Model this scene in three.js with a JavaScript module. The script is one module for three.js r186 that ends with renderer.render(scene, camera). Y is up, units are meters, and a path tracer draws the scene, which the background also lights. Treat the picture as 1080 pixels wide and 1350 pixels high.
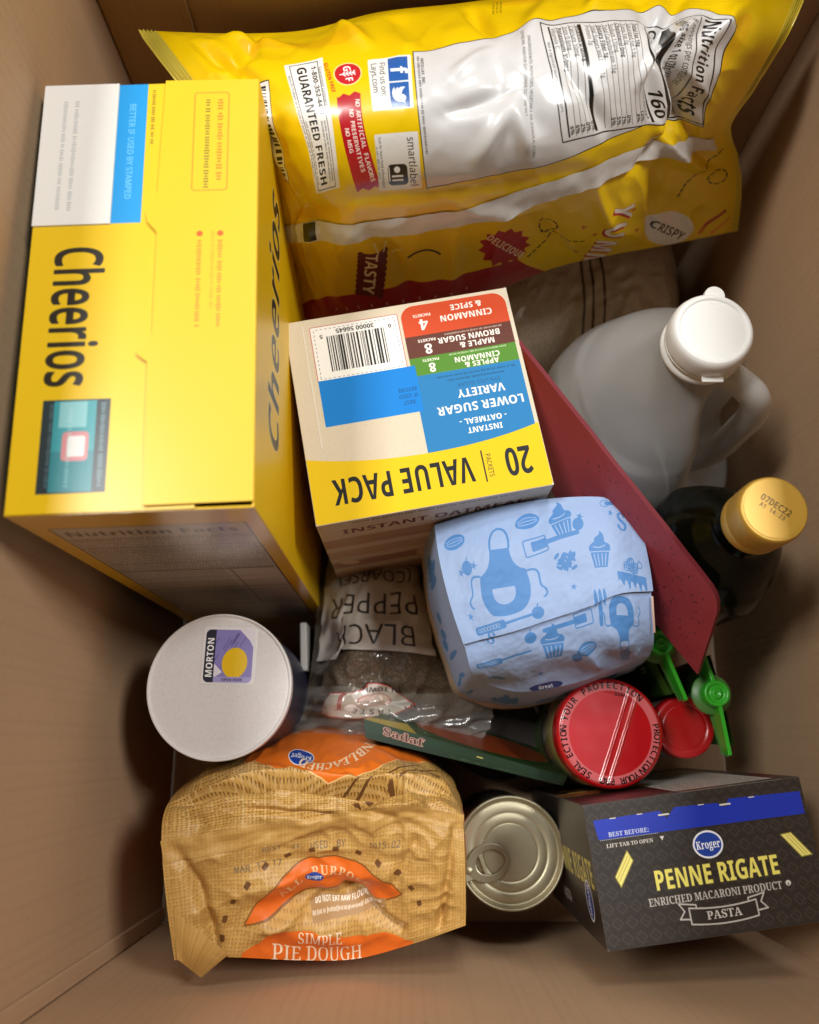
import * as THREE from 'three';
import { RoundedBoxGeometry } from 'three/addons/geometries/RoundedBoxGeometry.js';
import { ImprovedNoise } from 'three/addons/math/ImprovedNoise.js';
import { mergeGeometries } from 'three/addons/utils/BufferGeometryUtils.js';
import { RectAreaLightUniformsLib } from 'three/addons/lights/RectAreaLightUniformsLib.js';

// ---------- camera, lamps, exposure ----------
const EYE = 0.67, TILT = THREE.MathUtils.degToRad(16), FOCAL = 1082;      // focal length in photo pixels (1080 x 1350)
const CT = Math.cos(TILT), ST = Math.sin(TILT);
const scene = new THREE.Scene();
const camera = new THREE.PerspectiveCamera(2 * Math.atan(675 / FOCAL) * 180 / Math.PI, 819 / 1024, 0.02, 30);
camera.position.set(0, EYE, 0);
camera.up.set(0, ST, -CT);
camera.lookAt(0, EYE - CT, -ST);
camera.focus = 0.46;
camera.userData.fStop = 5;
scene.add(camera);
scene.background = new THREE.Color(0x000000);
const renderer = new THREE.WebGLRenderer({ antialias: true });
renderer.toneMapping = THREE.LinearToneMapping;
renderer.toneMappingExposure = 0.96;
renderer.shadowMap.enabled = true;
renderer.setSize(819, 1024);
RectAreaLightUniformsLib.init();
const LAMPS = [   // x, y, z, width, depth, radiance: ceiling fixtures of the room above the box
  [1.25, 2.45, -0.60, 0.5, 0.5, 62],
  [-1.05, 2.45, -0.62, 0.5, 0.5, 52],
  [0.1, 2.45, -1.6, 0.5, 0.5, 26]];
const LAMP_COLOR = new THREE.Color(1.0, 0.975, 0.94);

// ---------- helpers ----------
const V = (x, y, z) => new THREE.Vector3(x, y, z);
function P(u, v, y) {                       // photo pixel -> point at height y
  const a = (u - 540) / FOCAL, b = (v - 675) / FOCAL, t = (EYE - y) / (CT + ST * b);
  return V(a * t, y, (b * CT - ST) * t);
}
let seed = 20240611;
const rnd = () => { seed = (seed * 1664525 + 1013904223) >>> 0; return seed / 4294967296; };
const perlin = new ImprovedNoise();
const noise = (x, y, z = 0.37) => perlin.noise(x + 11.3, y + 7.7, z);
const ridge = (x, y, z = 0.5) => 1 - Math.abs(noise(x, y, z)) * 2;
const used = new Map();
function numbered(n) { const k = used.get(n) || 0; used.set(n, k + 1); return k ? n + '_' + String(k).padStart(3, '0') : n; }
function thing(name, label, category, [x, y, z] = [0, 0, 0], yaw = 0, group) {
  const o = new THREE.Group(); o.name = numbered(name); o.position.set(x, y, z); o.rotation.y = yaw;
  o.userData = { label, category }; if (group) o.userData.group = group; scene.add(o); return o;
}
function part(name, geo, mat, parent, world = false, label) {      // world: geometry given in scene coordinates
  if (world) geo.translate(-parent.position.x, -parent.position.y, -parent.position.z);
  const m = new THREE.Mesh(geo, mat); m.name = name; m.castShadow = m.receiveShadow = true;
  if (label) m.userData.label = label;
  parent.add(m); return m;
}
function canvas(w, h, draw) {
  const c = document.createElement('canvas'); c.width = w; c.height = h;
  const g = c.getContext('2d'); draw(g, w, h); return c;
}
function tex(c, srgb = true) {
  const t = new THREE.CanvasTexture(c); if (srgb) t.colorSpace = THREE.SRGBColorSpace;
  t.wrapS = t.wrapT = THREE.RepeatWrapping; t.anisotropy = 8; t.magFilter = THREE.LinearFilter; return t;
}
const S = (o) => new THREE.MeshStandardMaterial({ side: THREE.DoubleSide, ...o });
const PH = (o) => new THREE.MeshPhysicalMaterial({ side: THREE.DoubleSide, ...o });
const print = (c, o = {}) => PH({ map: tex(c), roughness: 0.5, clearcoat: 0.35, clearcoatRoughness: 0.3, ...o });
function text(g, s, x, y, size, { color = '#000', rot = 0, sx = 1, font = 'sans-serif', w = 'bold', align = 'center', stroke, lw = 2, max } = {}) {
  g.save(); g.translate(x, y); g.rotate(rot); g.scale(sx, 1); g.font = `${w} ${size}px ${font}`; g.textAlign = align; g.textBaseline = 'middle';
  if (max) { const k = g.measureText(s).width * sx; if (k > max) g.scale(max / k, 1); }
  if (stroke) { g.strokeStyle = stroke; g.lineWidth = lw; g.lineJoin = 'round'; g.strokeText(s, 0, 0); }
  g.fillStyle = color; g.fillText(s, 0, 0); g.restore();
}
function arcText(g, s, cx, cy, r, a0, a1, size, opt = {}) {       // characters along an arc, tops pointing outwards when a1 > a0
  const n = s.length, out = a1 > a0 ? 1 : -1;
  for (let i = 0; i < n; i++) { const a = a0 + (a1 - a0) * (i + 0.5) / n; text(g, s[i], cx + r * Math.cos(a), cy + r * Math.sin(a), size, { ...opt, rot: a + out * Math.PI / 2 }); }
}
function quad(g, tl, tr, bl, w, h, draw) {                        // draw in a w x h frame laid on a parallelogram
  g.save(); g.transform((tr[0] - tl[0]) / w, (tr[1] - tl[1]) / w, (bl[0] - tl[0]) / h, (bl[1] - tl[1]) / h, tl[0], tl[1]); draw(g, w, h); g.restore();
}
function rr(g, x, y, w, h, r, fill, stroke, lw = 2) {
  g.beginPath(); g.roundRect(x, y, w, h, r); if (fill) { g.fillStyle = fill; g.fill(); } if (stroke) { g.strokeStyle = stroke; g.lineWidth = lw; g.stroke(); }
}
function poly(g, pts, fill, stroke, lw = 2, open = false) {
  g.beginPath(); pts.forEach(([x, y], i) => (i ? g.lineTo(x, y) : g.moveTo(x, y))); if (!open) g.closePath();
  if (fill) { g.fillStyle = fill; g.fill(); } if (stroke) { g.strokeStyle = stroke; g.lineWidth = lw; g.lineJoin = 'round'; g.stroke(); }
}
function fineprint(g, x, y, w, size, color, alpha = 0.85) {        // a line of print too small to read
  g.save(); g.globalAlpha = alpha; g.fillStyle = color; let k = x;
  while (k < x + w) { const l = size * (0.6 + rnd() * 2.6); for (let q = k; q < Math.min(k + l, x + w); q += size * 0.5) { const hh = size * (0.5 + rnd() * 0.4); g.fillRect(q, y - hh / 2, size * 0.28, hh); } k += l + size * 0.5; }
  g.restore();
}
function bars(g, x, y, w, h, color = '#111') { g.fillStyle = color; let k = x; while (k < x + w) { const b = w / 95 * (1 + Math.floor(rnd() * 3)); if (k + b <= x + w) g.fillRect(k, y, b, h); k += b + w / 95 * (1 + Math.floor(rnd() * 3)); } }
function grain(g, w, h, n, tones, s = 1.5, a = 0.25) { g.save(); for (let i = 0; i < n; i++) { g.globalAlpha = a * rnd(); g.fillStyle = tones[Math.floor(rnd() * tones.length)]; g.fillRect(rnd() * w, rnd() * h, s * (0.5 + rnd()), s * (0.5 + rnd())); } g.restore(); }
// smooth surfaces through control points
const cr = (a, b, c, d, t) => 0.5 * (2 * b + (c - a) * t + (2 * a - 5 * b + 4 * c - d) * t * t + (3 * b - a - 3 * c + d) * t * t * t);
function along(pts, t) {
  const n = pts.length - 1, x = Math.min(Math.max(t, 0), 1) * n, i = Math.min(Math.floor(x), n - 1), f = x - i;
  const at = (k) => (k < 0 ? pts[0].clone().multiplyScalar(2).sub(pts[1]) : k > n ? pts[n].clone().multiplyScalar(2).sub(pts[n - 1]) : pts[k]);
  const a = at(i - 1), b = at(i), c = at(i + 1), d = at(i + 2);
  return V(cr(a.x, b.x, c.x, d.x, f), cr(a.y, b.y, c.y, d.y, f), cr(a.z, b.z, c.z, d.z, f));
}
function surface(grid, disp = () => 0) {                           // grid of [u, v, height]; returns (s, t, lift) -> point
  const rows = grid.map((r) => r.map((c) => P(...c)));
  const base = (s, t) => along(rows.map((r) => along(r, s)), t);
  const normal = (s, t) => {
    const e = 0.004, a = base(Math.min(s + e, 1), t).sub(base(Math.max(s - e, 0), t)), b = base(s, Math.min(t + e, 1)).sub(base(s, Math.max(t - e, 0)));
    const n = b.cross(a).normalize(); return n.y < -0.3 ? n.negate() : n;
  };
  return (s, t, lift = 0) => base(s, t).addScaledVector(normal(s, t), lift + disp(s, t));
}
function patch(fn, n, m, uv = (a, b) => [a, 1 - b]) {              // fn(a, b) -> point
  const pos = [], u = [], idx = [];
  for (let j = 0; j <= m; j++) for (let i = 0; i <= n; i++) { const p = fn(i / n, j / m); pos.push(p.x, p.y, p.z); u.push(...uv(i / n, j / m)); }
  for (let j = 0; j < m; j++) for (let i = 0; i < n; i++) { const k = j * (n + 1) + i; idx.push(k, k + n + 1, k + 1, k + 1, k + n + 1, k + n + 2); }
  const g = new THREE.BufferGeometry(); g.setAttribute('position', new THREE.Float32BufferAttribute(pos, 3)); g.setAttribute('uv', new THREE.Float32BufferAttribute(u, 2)); g.setIndex(idx); g.computeVertexNormals(); return g;
}
function sheetOn(fn, s0, s1, tA, tB, lift, n, m) {                 // a strip that follows a surface
  return patch((a, b) => { const s = s0 + (s1 - s0) * a, lo = tA(s), hi = tB(s); return fn(s, lo + (hi - lo) * b, typeof lift === 'function' ? lift(a, b) : lift); }, n, m);
}
const pieces = (pts) => (s) => { for (let i = 1; i < pts.length; i++) if (s <= pts[i][0] || i === pts.length - 1) { const [x0, y0] = pts[i - 1], [x1, y1] = pts[i]; return y0 + (y1 - y0) * (s - x0) / (x1 - x0); } };
function skirt(fn, floor, bulge, n = 40, k = 16, wr = 0.0015) {    // the sides of a bag, from the rim of its top down to where it stands
  const ring = [];
  for (let i = 0; i < n; i++) ring.push(fn(i / n, 0)); for (let i = 0; i < n; i++) ring.push(fn(1, i / n));
  for (let i = 0; i < n; i++) ring.push(fn(1 - i / n, 1)); for (let i = 0; i < n; i++) ring.push(fn(0, 1 - i / n));
  ring.push(ring[0].clone());
  const c = ring.reduce((a, p) => a.add(p), V(0, 0, 0)).divideScalar(ring.length);
  return patch((a, b) => {
    const p = ring[Math.round(a * (ring.length - 1))], d = V(p.x - c.x, 0, p.z - c.z).normalize(), y = p.y + (floor - p.y) * b;
    const o = bulge * Math.sin(Math.PI * Math.min(b * 1.15, 1)) + wr * noise(a * 26, b * 9) * Math.min(1, b * 5);
    return V(p.x + d.x * o, y, p.z + d.z * o);
  }, ring.length - 1, k, (a, b) => [a * 4, 1 - b]);
}
const lathe = (pts, seg = 72) => new THREE.LatheGeometry(pts.map(([r, y]) => new THREE.Vector2(r, y)), seg);
const tube = (pts, r, seg = 40, rad = 10, closed = false) => new THREE.TubeGeometry(new THREE.CatmullRomCurve3(pts, closed), seg, r, rad, closed);
function box(w, h, d, x = 0, y = 0, z = 0, r = 0) { const g = r ? new RoundedBoxGeometry(w, h, d, 2, r) : new THREE.BoxGeometry(w, h, d); g.translate(x, y, z); return g; }
function planarTop(geo, x0, z0, w, l) { const p = geo.attributes.position, u = geo.attributes.uv; for (let i = 0; i < p.count; i++) u.setXY(i, (p.getX(i) - x0) / w, 1 - (p.getZ(i) - z0) / l); return geo; }
function metreUV(geo, size) {                                       // box-mapped uv in metres / size
  const g = geo.index ? geo.toNonIndexed() : geo, p = g.attributes.position, n = g.attributes.normal, u = g.attributes.uv;
  for (let i = 0; i < p.count; i++) {
    const ax = Math.abs(n.getX(i)), ay = Math.abs(n.getY(i)), az = Math.abs(n.getZ(i));
    if (ax > ay && ax > az) u.setXY(i, p.getZ(i) / size, p.getY(i) / size); else if (ay > az) u.setXY(i, p.getX(i) / size, p.getZ(i) / size); else u.setXY(i, p.getX(i) / size + 0.37, p.getY(i) / size);
  }
  return g;
}

// ---------- lamps of the room ----------
for (const [x, y, z, w, d, L] of LAMPS) {
  const l = new THREE.RectAreaLight(LAMP_COLOR, L, w, d); l.name = 'lamp_light'; l.position.set(x, y, z); l.lookAt(x, 0, z); l.castShadow = true;
  const t = thing('ceiling_lamp', 'square ceiling lamp of the room above the cardboard box', 'lamp', [x, y + 0.01, z], 0, 'ceiling lamps of the room');
  part('diffuser', box(w, 0.004, d, 0, 0, 0), S({ color: 0xf4f2ec, emissive: LAMP_COLOR, emissiveIntensity: 2.0, roughness: 0.6 }), t);
  part('housing', box(w + 0.04, 0.03, d + 0.04, 0, 0.021, 0, 0.006), S({ color: 0xdedede, roughness: 0.5 }), t);
  scene.add(l);
}

// ---------- the surface and the cardboard box ----------
const kraft = canvas(1024, 1024, (g, w, h) => {
  g.fillStyle = '#bd9c7a'; g.fillRect(0, 0, w, h);
  for (let i = 0; i < 26000; i++) { g.globalAlpha = 0.10 * rnd(); g.fillStyle = rnd() < 0.5 ? '#7c5f45' : '#d8b694'; const l = 2 + rnd() * 9; g.save(); g.translate(rnd() * w, rnd() * h); g.rotate(rnd() * 3.14); g.fillRect(0, 0, l, 1); g.restore(); }
  for (let x = 0; x < w; x += 14.6) { g.globalAlpha = 0.02 + 0.025 * rnd(); g.fillStyle = rnd() < 0.6 ? '#6e4e33' : '#d8b08a'; g.fillRect(x, 0, 5, h); }
  for (let i = 0; i < 420; i++) { g.globalAlpha = 0.25 * rnd(); g.fillStyle = rnd() < 0.7 ? '#6a4a30' : '#e0c09c'; g.fillRect(rnd() * w, rnd() * h, 1 + rnd() * 2, 1 + rnd() * 3); }
  g.globalAlpha = 1;
});
const kraftBump = canvas(512, 512, (g, w, h) => {
  g.fillStyle = '#808080'; g.fillRect(0, 0, w, h);
  for (let x = 0; x < w; x++) { g.fillStyle = Math.sin(x / w * Math.PI * 2 * 70) > 0 ? 'rgba(150,150,150,.35)' : 'rgba(100,100,100,.35)'; g.fillRect(x, 0, 1, h); }
  grain(g, w, h, 30000, ['#000', '#fff'], 1.6, 0.4);
});
const cardboard = S({ map: tex(kraft), bumpMap: tex(kraftBump, false), bumpScale: 0.00035, roughness: 0.78 });
const XL = -0.184, XR = 0.246, ZB = -0.424, ZF = 0.125, RIM = 0.44, TH = 0.005;
{
  const fl = new THREE.Mesh(new THREE.PlaneGeometry(2.4, 2.4).rotateX(-Math.PI / 2).translate(0, -0.012, 0), S({ color: 0x8b8378, roughness: 0.8 }));
  fl.name = 'floor'; fl.userData.kind = 'structure'; fl.receiveShadow = true; scene.add(fl);
  const t = thing('cardboard_box', 'open brown corrugated cardboard box packed with groceries', 'box', [(XL + XR) / 2, -0.006, (ZB + ZF) / 2]);
  const add = (name, w, h, d, x, y, z, label) => part(name, metreUV(box(w, h, d, x, y, z, 0.0012), 0.42), cardboard, t, true, label);
  add('bottom_panel', XR - XL, 0.005, ZF - ZB, (XL + XR) / 2, -0.0027, (ZB + ZF) / 2);
  const LZ = ZF - ZB + 2 * TH, LX = XR - XL;
  add('side_panel', TH, RIM, LZ, XL - TH / 2, RIM / 2, (ZB + ZF) / 2); add('side_panel', TH, RIM, LZ, XR + TH / 2, RIM / 2, (ZB + ZF) / 2);
  add('end_panel', LX, RIM, TH, (XL + XR) / 2, RIM / 2, ZB - TH / 2); add('end_panel', LX, RIM, TH, (XL + XR) / 2, RIM / 2, ZF + TH / 2);
  add('glue_tab', 0.052, RIM - 0.012, 0.0022, XL + 0.0265, RIM / 2, ZB + 0.0012);
  add('corner_fold', 0.0024, RIM - 0.01, 0.011, XL + 0.0012, RIM / 2, ZF - 0.006);
  for (const [x, z, w, d, rx, rz] of [[XL - 0.075, (ZB + ZF) / 2, 0.15, LZ - 0.01, 0, 0.16], [XR + 0.075, (ZB + ZF) / 2, 0.15, LZ - 0.01, 0, -0.16]]) {
    const f = part('flap', metreUV(box(w, 0.004, d, 0, 0, 0, 0.001), 0.42), cardboard, t); f.position.set(x - t.position.x - Math.sign(rz) * 0.008, RIM + 0.006 - 0.012, z - t.position.z); f.rotation.z = rz;
  }
  for (const [z, r] of [[ZB - 0.075, -0.16], [ZF + 0.075, 0.16]]) {
    const f = part('flap', metreUV(box(LX - 0.01, 0.004, 0.15, 0, 0, 0, 0.001), 0.42), cardboard, t); f.position.set((XL + XR) / 2 - t.position.x, RIM - 0.006, z - t.position.z + Math.sign(r) * 0.008); f.rotation.x = r;
  }
}
// a printed carton standing on the box floor: panels with their own print, pale board edges
const boardEdge = S({ color: 0xe9e2d2, roughness: 0.6 });
function carton(t, w, l, h, m, edge = boardEdge) {
  const th = 0.0008, e = 0.0006;
  const pl = (name, mat, gw, gh, pos, rot) => { const o = part(name, new THREE.BoxGeometry(gw - e, gh - e, th), mat, t); o.position.set(...pos); o.rotation.set(...rot, 'YXZ'); return o; };
  pl('front_panel', m.front, w, h, [0, h / 2, l / 2 - th / 2], [0, 0, 0]); pl('back_panel', m.back || m.front, w, h, [0, h / 2, -l / 2 + th / 2], [0, Math.PI, 0]);
  pl('side_panel', m.left, l, h, [-w / 2 + th / 2, h / 2, 0], [0, -Math.PI / 2, 0]); pl('side_panel', m.right || m.left, l, h, [w / 2 - th / 2, h / 2, 0], [0, Math.PI / 2, 0]);
  if (m.top) pl('top_panel', m.top, w, l, [0, h - th / 2, 0], [-Math.PI / 2, 0, 0]);
  const g = []; for (const sx of [-1, 1]) for (const sz of [-1, 1]) g.push(new THREE.CylinderGeometry(e, e, h, 8).translate(sx * (w / 2 - e), h / 2, sz * (l / 2 - e)));
  for (const s of [-1, 1]) { g.push(new THREE.CylinderGeometry(e, e, w, 8).rotateZ(Math.PI / 2).translate(0, h - e, s * (l / 2 - e)), new THREE.CylinderGeometry(e, e, l, 8).rotateX(Math.PI / 2).translate(s * (w / 2 - e), h - e, 0)); }
  part('board_edge', mergeGeometries(g), edge, t);
  return t;
}
const CHIPS_GRID = [
 [[207,41,0.300],[300,44,0.290],[400,40,0.290],[500,16,0.296],[600,5,0.300],[700,-8,0.304],[800,-15,0.308],[920,-20,0.310],[1052,-15,0.310]],
 [[240,85,0.305],[305,75,0.310],[400,75,0.315],[500,55,0.318],[600,42,0.322],[700,30,0.325],[800,25,0.325],[905,22,0.320],[1025,50,0.300]],
 [[290,150,0.305],[340,140,0.315],[420,135,0.325],[510,120,0.330],[610,110,0.335],[710,95,0.335],[805,85,0.330],[890,85,0.315],[985,120,0.275]],
 [[358,222,0.285],[385,215,0.300],[440,210,0.310],[525,200,0.315],[620,190,0.320],[715,180,0.320],[805,165,0.310],[880,160,0.285],[957,168,0.250]],
 [[378,300,0.250],[405,295,0.265],[455,295,0.270],[540,285,0.275],[630,272,0.280],[720,258,0.280],[800,245,0.270],[872,225,0.250],[966,205,0.215]],
 [[390,360,0.200],[415,355,0.215],[470,352,0.220],[555,340,0.225],[640,325,0.230],[725,310,0.230],[805,298,0.225],[880,275,0.210],[970,250,0.190]],
 [[398,432,0.145],[425,430,0.150],[480,424,0.155],[565,412,0.160],[650,384,0.168],[735,352,0.178],[812,335,0.180],[885,322,0.170],[964,306,0.160]]];
const DOUGH_GRID = [
 [[255,1025,0.120],[320,985,0.110],[400,964,0.100],[470,964,0.100],[545,987,0.110],[593,1030,0.130]],
 [[232,1045,0.170],[310,1012,0.180],[395,1003,0.180],[470,1003,0.180],[545,1015,0.175],[602,1050,0.165]],
 [[217,1070,0.195],[310,1045,0.205],[395,1045,0.205],[470,1045,0.200],[545,1045,0.205],[607,1068,0.195]],
 [[213,1105,0.205],[310,1092,0.210],[395,1085,0.205],[470,1080,0.205],[545,1078,0.210],[611,1090,0.200]],
 [[216,1155,0.205],[310,1140,0.205],[395,1130,0.195],[470,1130,0.190],[545,1132,0.200],[613,1137,0.200]],
 [[222,1210,0.200],[310,1197,0.195],[395,1190,0.183],[470,1190,0.178],[545,1188,0.188],[614,1180,0.195]],
 [[230,1266,0.190],[300,1262,0.185],[395,1266,0.165],[470,1264,0.160],[545,1244,0.175],[614,1220,0.188]]];
const SUGAR_GRID = [
 [[573,692,0.200],[640,672,0.210],[720,658,0.215],[790,655,0.215],[832,664,0.205]],
 [[580,740,0.213],[645,728,0.222],[725,710,0.222],[795,700,0.222],[846,708,0.212]],
 [[595,800,0.215],[655,785,0.222],[735,765,0.222],[800,750,0.222],[856,757,0.215]],
 [[612,850,0.213],[670,835,0.220],[745,812,0.220],[810,795,0.220],[860,802,0.213]],
 [[622,885,0.203],[680,878,0.205],[755,863,0.205],[815,848,0.207],[862,845,0.200]],
 [[638,902,0.175],[690,912,0.170],[760,900,0.170],[815,880,0.175],[857,864,0.180]]];
// ---------- yellow cereal carton ----------
{
  const w = 0.105, l = 0.220, h = 0.340, K = 8;                       // print drawn at K pixels per mm
  const Y = '#f3c900';
  const top = canvas(105 * K, 220 * K, (g) => {
    g.scale(K, K); g.fillStyle = Y; g.fillRect(0, 0, 105, 220);
    g.fillStyle = '#f4f4ef'; g.fillRect(0, 0, 36.4, 80); g.fillStyle = '#009be6'; g.fillRect(36.4, 0, 14, 79.4);
    for (let i = 0; i < 2; i++) fineprint(g, 8 + i * 6, 11, 0, 1, '#999');
    g.save(); g.translate(13, 10); g.rotate(Math.PI / 2); for (let i = 0; i < 2; i++) fineprint(g, 0, -i * 5.5 + 2, 62, 2.6, '#9aa3a8', 0.55); g.restore();
    text(g, 'BETTER IF USED BY STAMPED', 43.5, 39, 4.2, { color: '#7fd0f7', rot: Math.PI / 2, w: 'normal', max: 62 });
    g.save(); g.translate(53.5, 4); g.rotate(Math.PI / 2); fineprint(g, 0, 0, 32, 2.2, '#6b5a00'); g.restore();
    text(g, 'Cheerios', 22.6, 126.5, 29, { color: '#1d1a0c', rot: Math.PI / 2, max: 71, w: 'normal', stroke: '#1d1a0c', lw: 1.3 });
    rr(g, 12.5, 168, 29.5, 43, 0, '#22363c'); g.fillStyle = '#3aa3ad'; g.fillRect(17.5, 168.6, 18.5, 41.8); g.fillStyle = '#2e8c97'; g.fillRect(17.5, 192, 18.5, 18.4);
    g.fillStyle = '#8ccdd2'; g.fillRect(20, 169, 12, 12); rr(g, 22, 183, 11.5, 13.5, 2, '#d98d92'); rr(g, 24.5, 185, 7.5, 9.5, 1, '#f0efec');
    g.save(); g.translate(39, 170); g.rotate(Math.PI / 2); fineprint(g, 0, 0, 38, 2.6, '#8fb7c4', 0.7); fineprint(g, 0, 22.5, 38, 2, '#8fb7c4', 0.5); fineprint(g, 2, 14, 36, 2.4, '#bfe6e8', 0.5); g.restore();
    rr(g, 74, 8, 16.5, 56, 1.5, null, '#e09a00', 0.7);
    g.save(); g.translate(86.5, 12); g.rotate(Math.PI / 2); fineprint(g, 0, 0, 46, 3.4, '#ea7a00', 0.9); fineprint(g, 0, 6, 50, 3, '#5d6410', 0.75); g.restore();
    g.save(); g.translate(88, 86); g.rotate(Math.PI / 2); g.fillStyle = '#e65f00'; g.beginPath(); g.arc(1.5, 0, 1.5, 0, 7); g.arc(1.5, 9.5, 1.5, 0, 7); g.fill(); fineprint(g, 5, 0, 44, 2.8, '#ea7a00'); fineprint(g, 0, 3.4, 40, 2, '#ea9a00', 0.7); fineprint(g, 5, 9.5, 44, 2.8, '#ea7a00'); g.restore();
    grain(g, 105, 220, 1500, ['#fff', '#c79a00'], 0.3, 0.25);
  });
  const front = canvas(525, 1700, (g) => {
    g.scale(5, 5); g.fillStyle = '#f3c500'; g.fillRect(0, 0, 105, 340);
    g.fillStyle = '#d2ccc2'; g.fillRect(9, 22, 88, 275);
    text(g, 'Nutrition Facts', 52, 33, 11, { color: '#3a342c', max: 80 });
    for (let y = 42; y < 292; y += 4.4) { const k = y > 118 && y < 210; fineprint(g, 11, y, k ? 55 : 84, y < 120 ? 3 : 2.2, '#4b443a', 0.75); if (rnd() < 0.3) { g.fillStyle = '#4b443a'; g.fillRect(11, y + 2, 84, 0.5); } }
    g.fillStyle = '#3a342c'; for (const y of [60, 116, 168, 228]) g.fillRect(9, y, 88, 0.9); g.fillRect(70, 116, 0.6, 112);
    g.strokeStyle = '#3a342c'; g.lineWidth = 0.8; g.strokeRect(9, 22, 88, 275);
  });
  const side = canvas(1100, 1700, (g) => {
    g.scale(5, 5); g.fillStyle = '#f6c900'; g.fillRect(0, 0, 220, 340);
    text(g, 'Cheerios', 118, 50, 44, { color: '#1c1908', stroke: '#fff3a8', lw: 1.2, max: 150 });
    rr(g, 30, 150, 160, 110, 55, '#e9b83a'); for (let i = 0; i < 46; i++) { g.beginPath(); g.arc(45 + rnd() * 130, 165 + rnd() * 85, 6, 0, 7); g.strokeStyle = '#c98f2c'; g.lineWidth = 4; g.stroke(); }
    text(g, 'WHOLE GRAIN OATS', 110, 300, 13, { color: '#2a2408' });
  });
  const t = thing('cereal_carton', 'tall yellow cereal carton standing against the left cardboard wall', 'cereal box', [-0.1222, 0, -0.205], 0.04);
  const soft = { roughness: 0.42, clearcoat: 0.25, clearcoatRoughness: 0.25 };
  const topM = print(top, soft);
  carton(t, w, l, h - 0.0016, { front: print(front, { roughness: 0.3, clearcoat: 0.8, clearcoatRoughness: 0.18 }), left: print(canvas(64, 64, (g) => { g.fillStyle = '#1f7f8c'; g.fillRect(0, 0, 64, 64); }), soft), right: print(side, soft), back: S({ color: 0xf2c300, roughness: 0.45 }) }, S({ color: 0xeec21c, roughness: 0.5 }));
  const plate = (pts, y, th) => {                                      // flap outline in mm on the top, cut from board
    const s = new THREE.Shape(pts.map(([x, z]) => new THREE.Vector2(x / 1000 - w / 2, -(z / 1000 - l / 2))));
    const g = new THREE.ExtrudeGeometry(s, { depth: th, bevelEnabled: false, curveSegments: 6 }); g.rotateX(-Math.PI / 2); g.translate(0, y, 0);
    return planarTop(g, -w / 2, -l / 2, w, l);
  };
  part('lower_flap', plate([[0.4, 0.4], [80, 0.4], [80, 219.6], [0.4, 219.6]], h - 0.0016, 0.0006), topM, t);
  const up = part('upper_flap', plate([[59.5, 0.4], [104.8, 0.4], [104.8, 217.5], [58.5, 218], [57.5, 152], [52.5, 148], [52.5, 145.6], [59, 138], [58.8, 86], [54, 80], [53.2, 75], [58, 64]], h - 0.0009, 0.0009), topM, t);
  { const th = -0.019, px = w / 2, py = h; up.rotation.z = th; up.position.set(px - (px * Math.cos(th) - py * Math.sin(th)), py - (px * Math.sin(th) + py * Math.cos(th)), 0); }   // sprung up along its free edge
  part('date_label', (() => { const g = box(0.0362, 0.0005, 0.0796, -w / 2 + 0.0182, h + 0.0001 - 0.0006, -l / 2 + 0.040); return planarTop(g, -w / 2, -l / 2, w, l); })(), topM, t);
}

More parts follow.
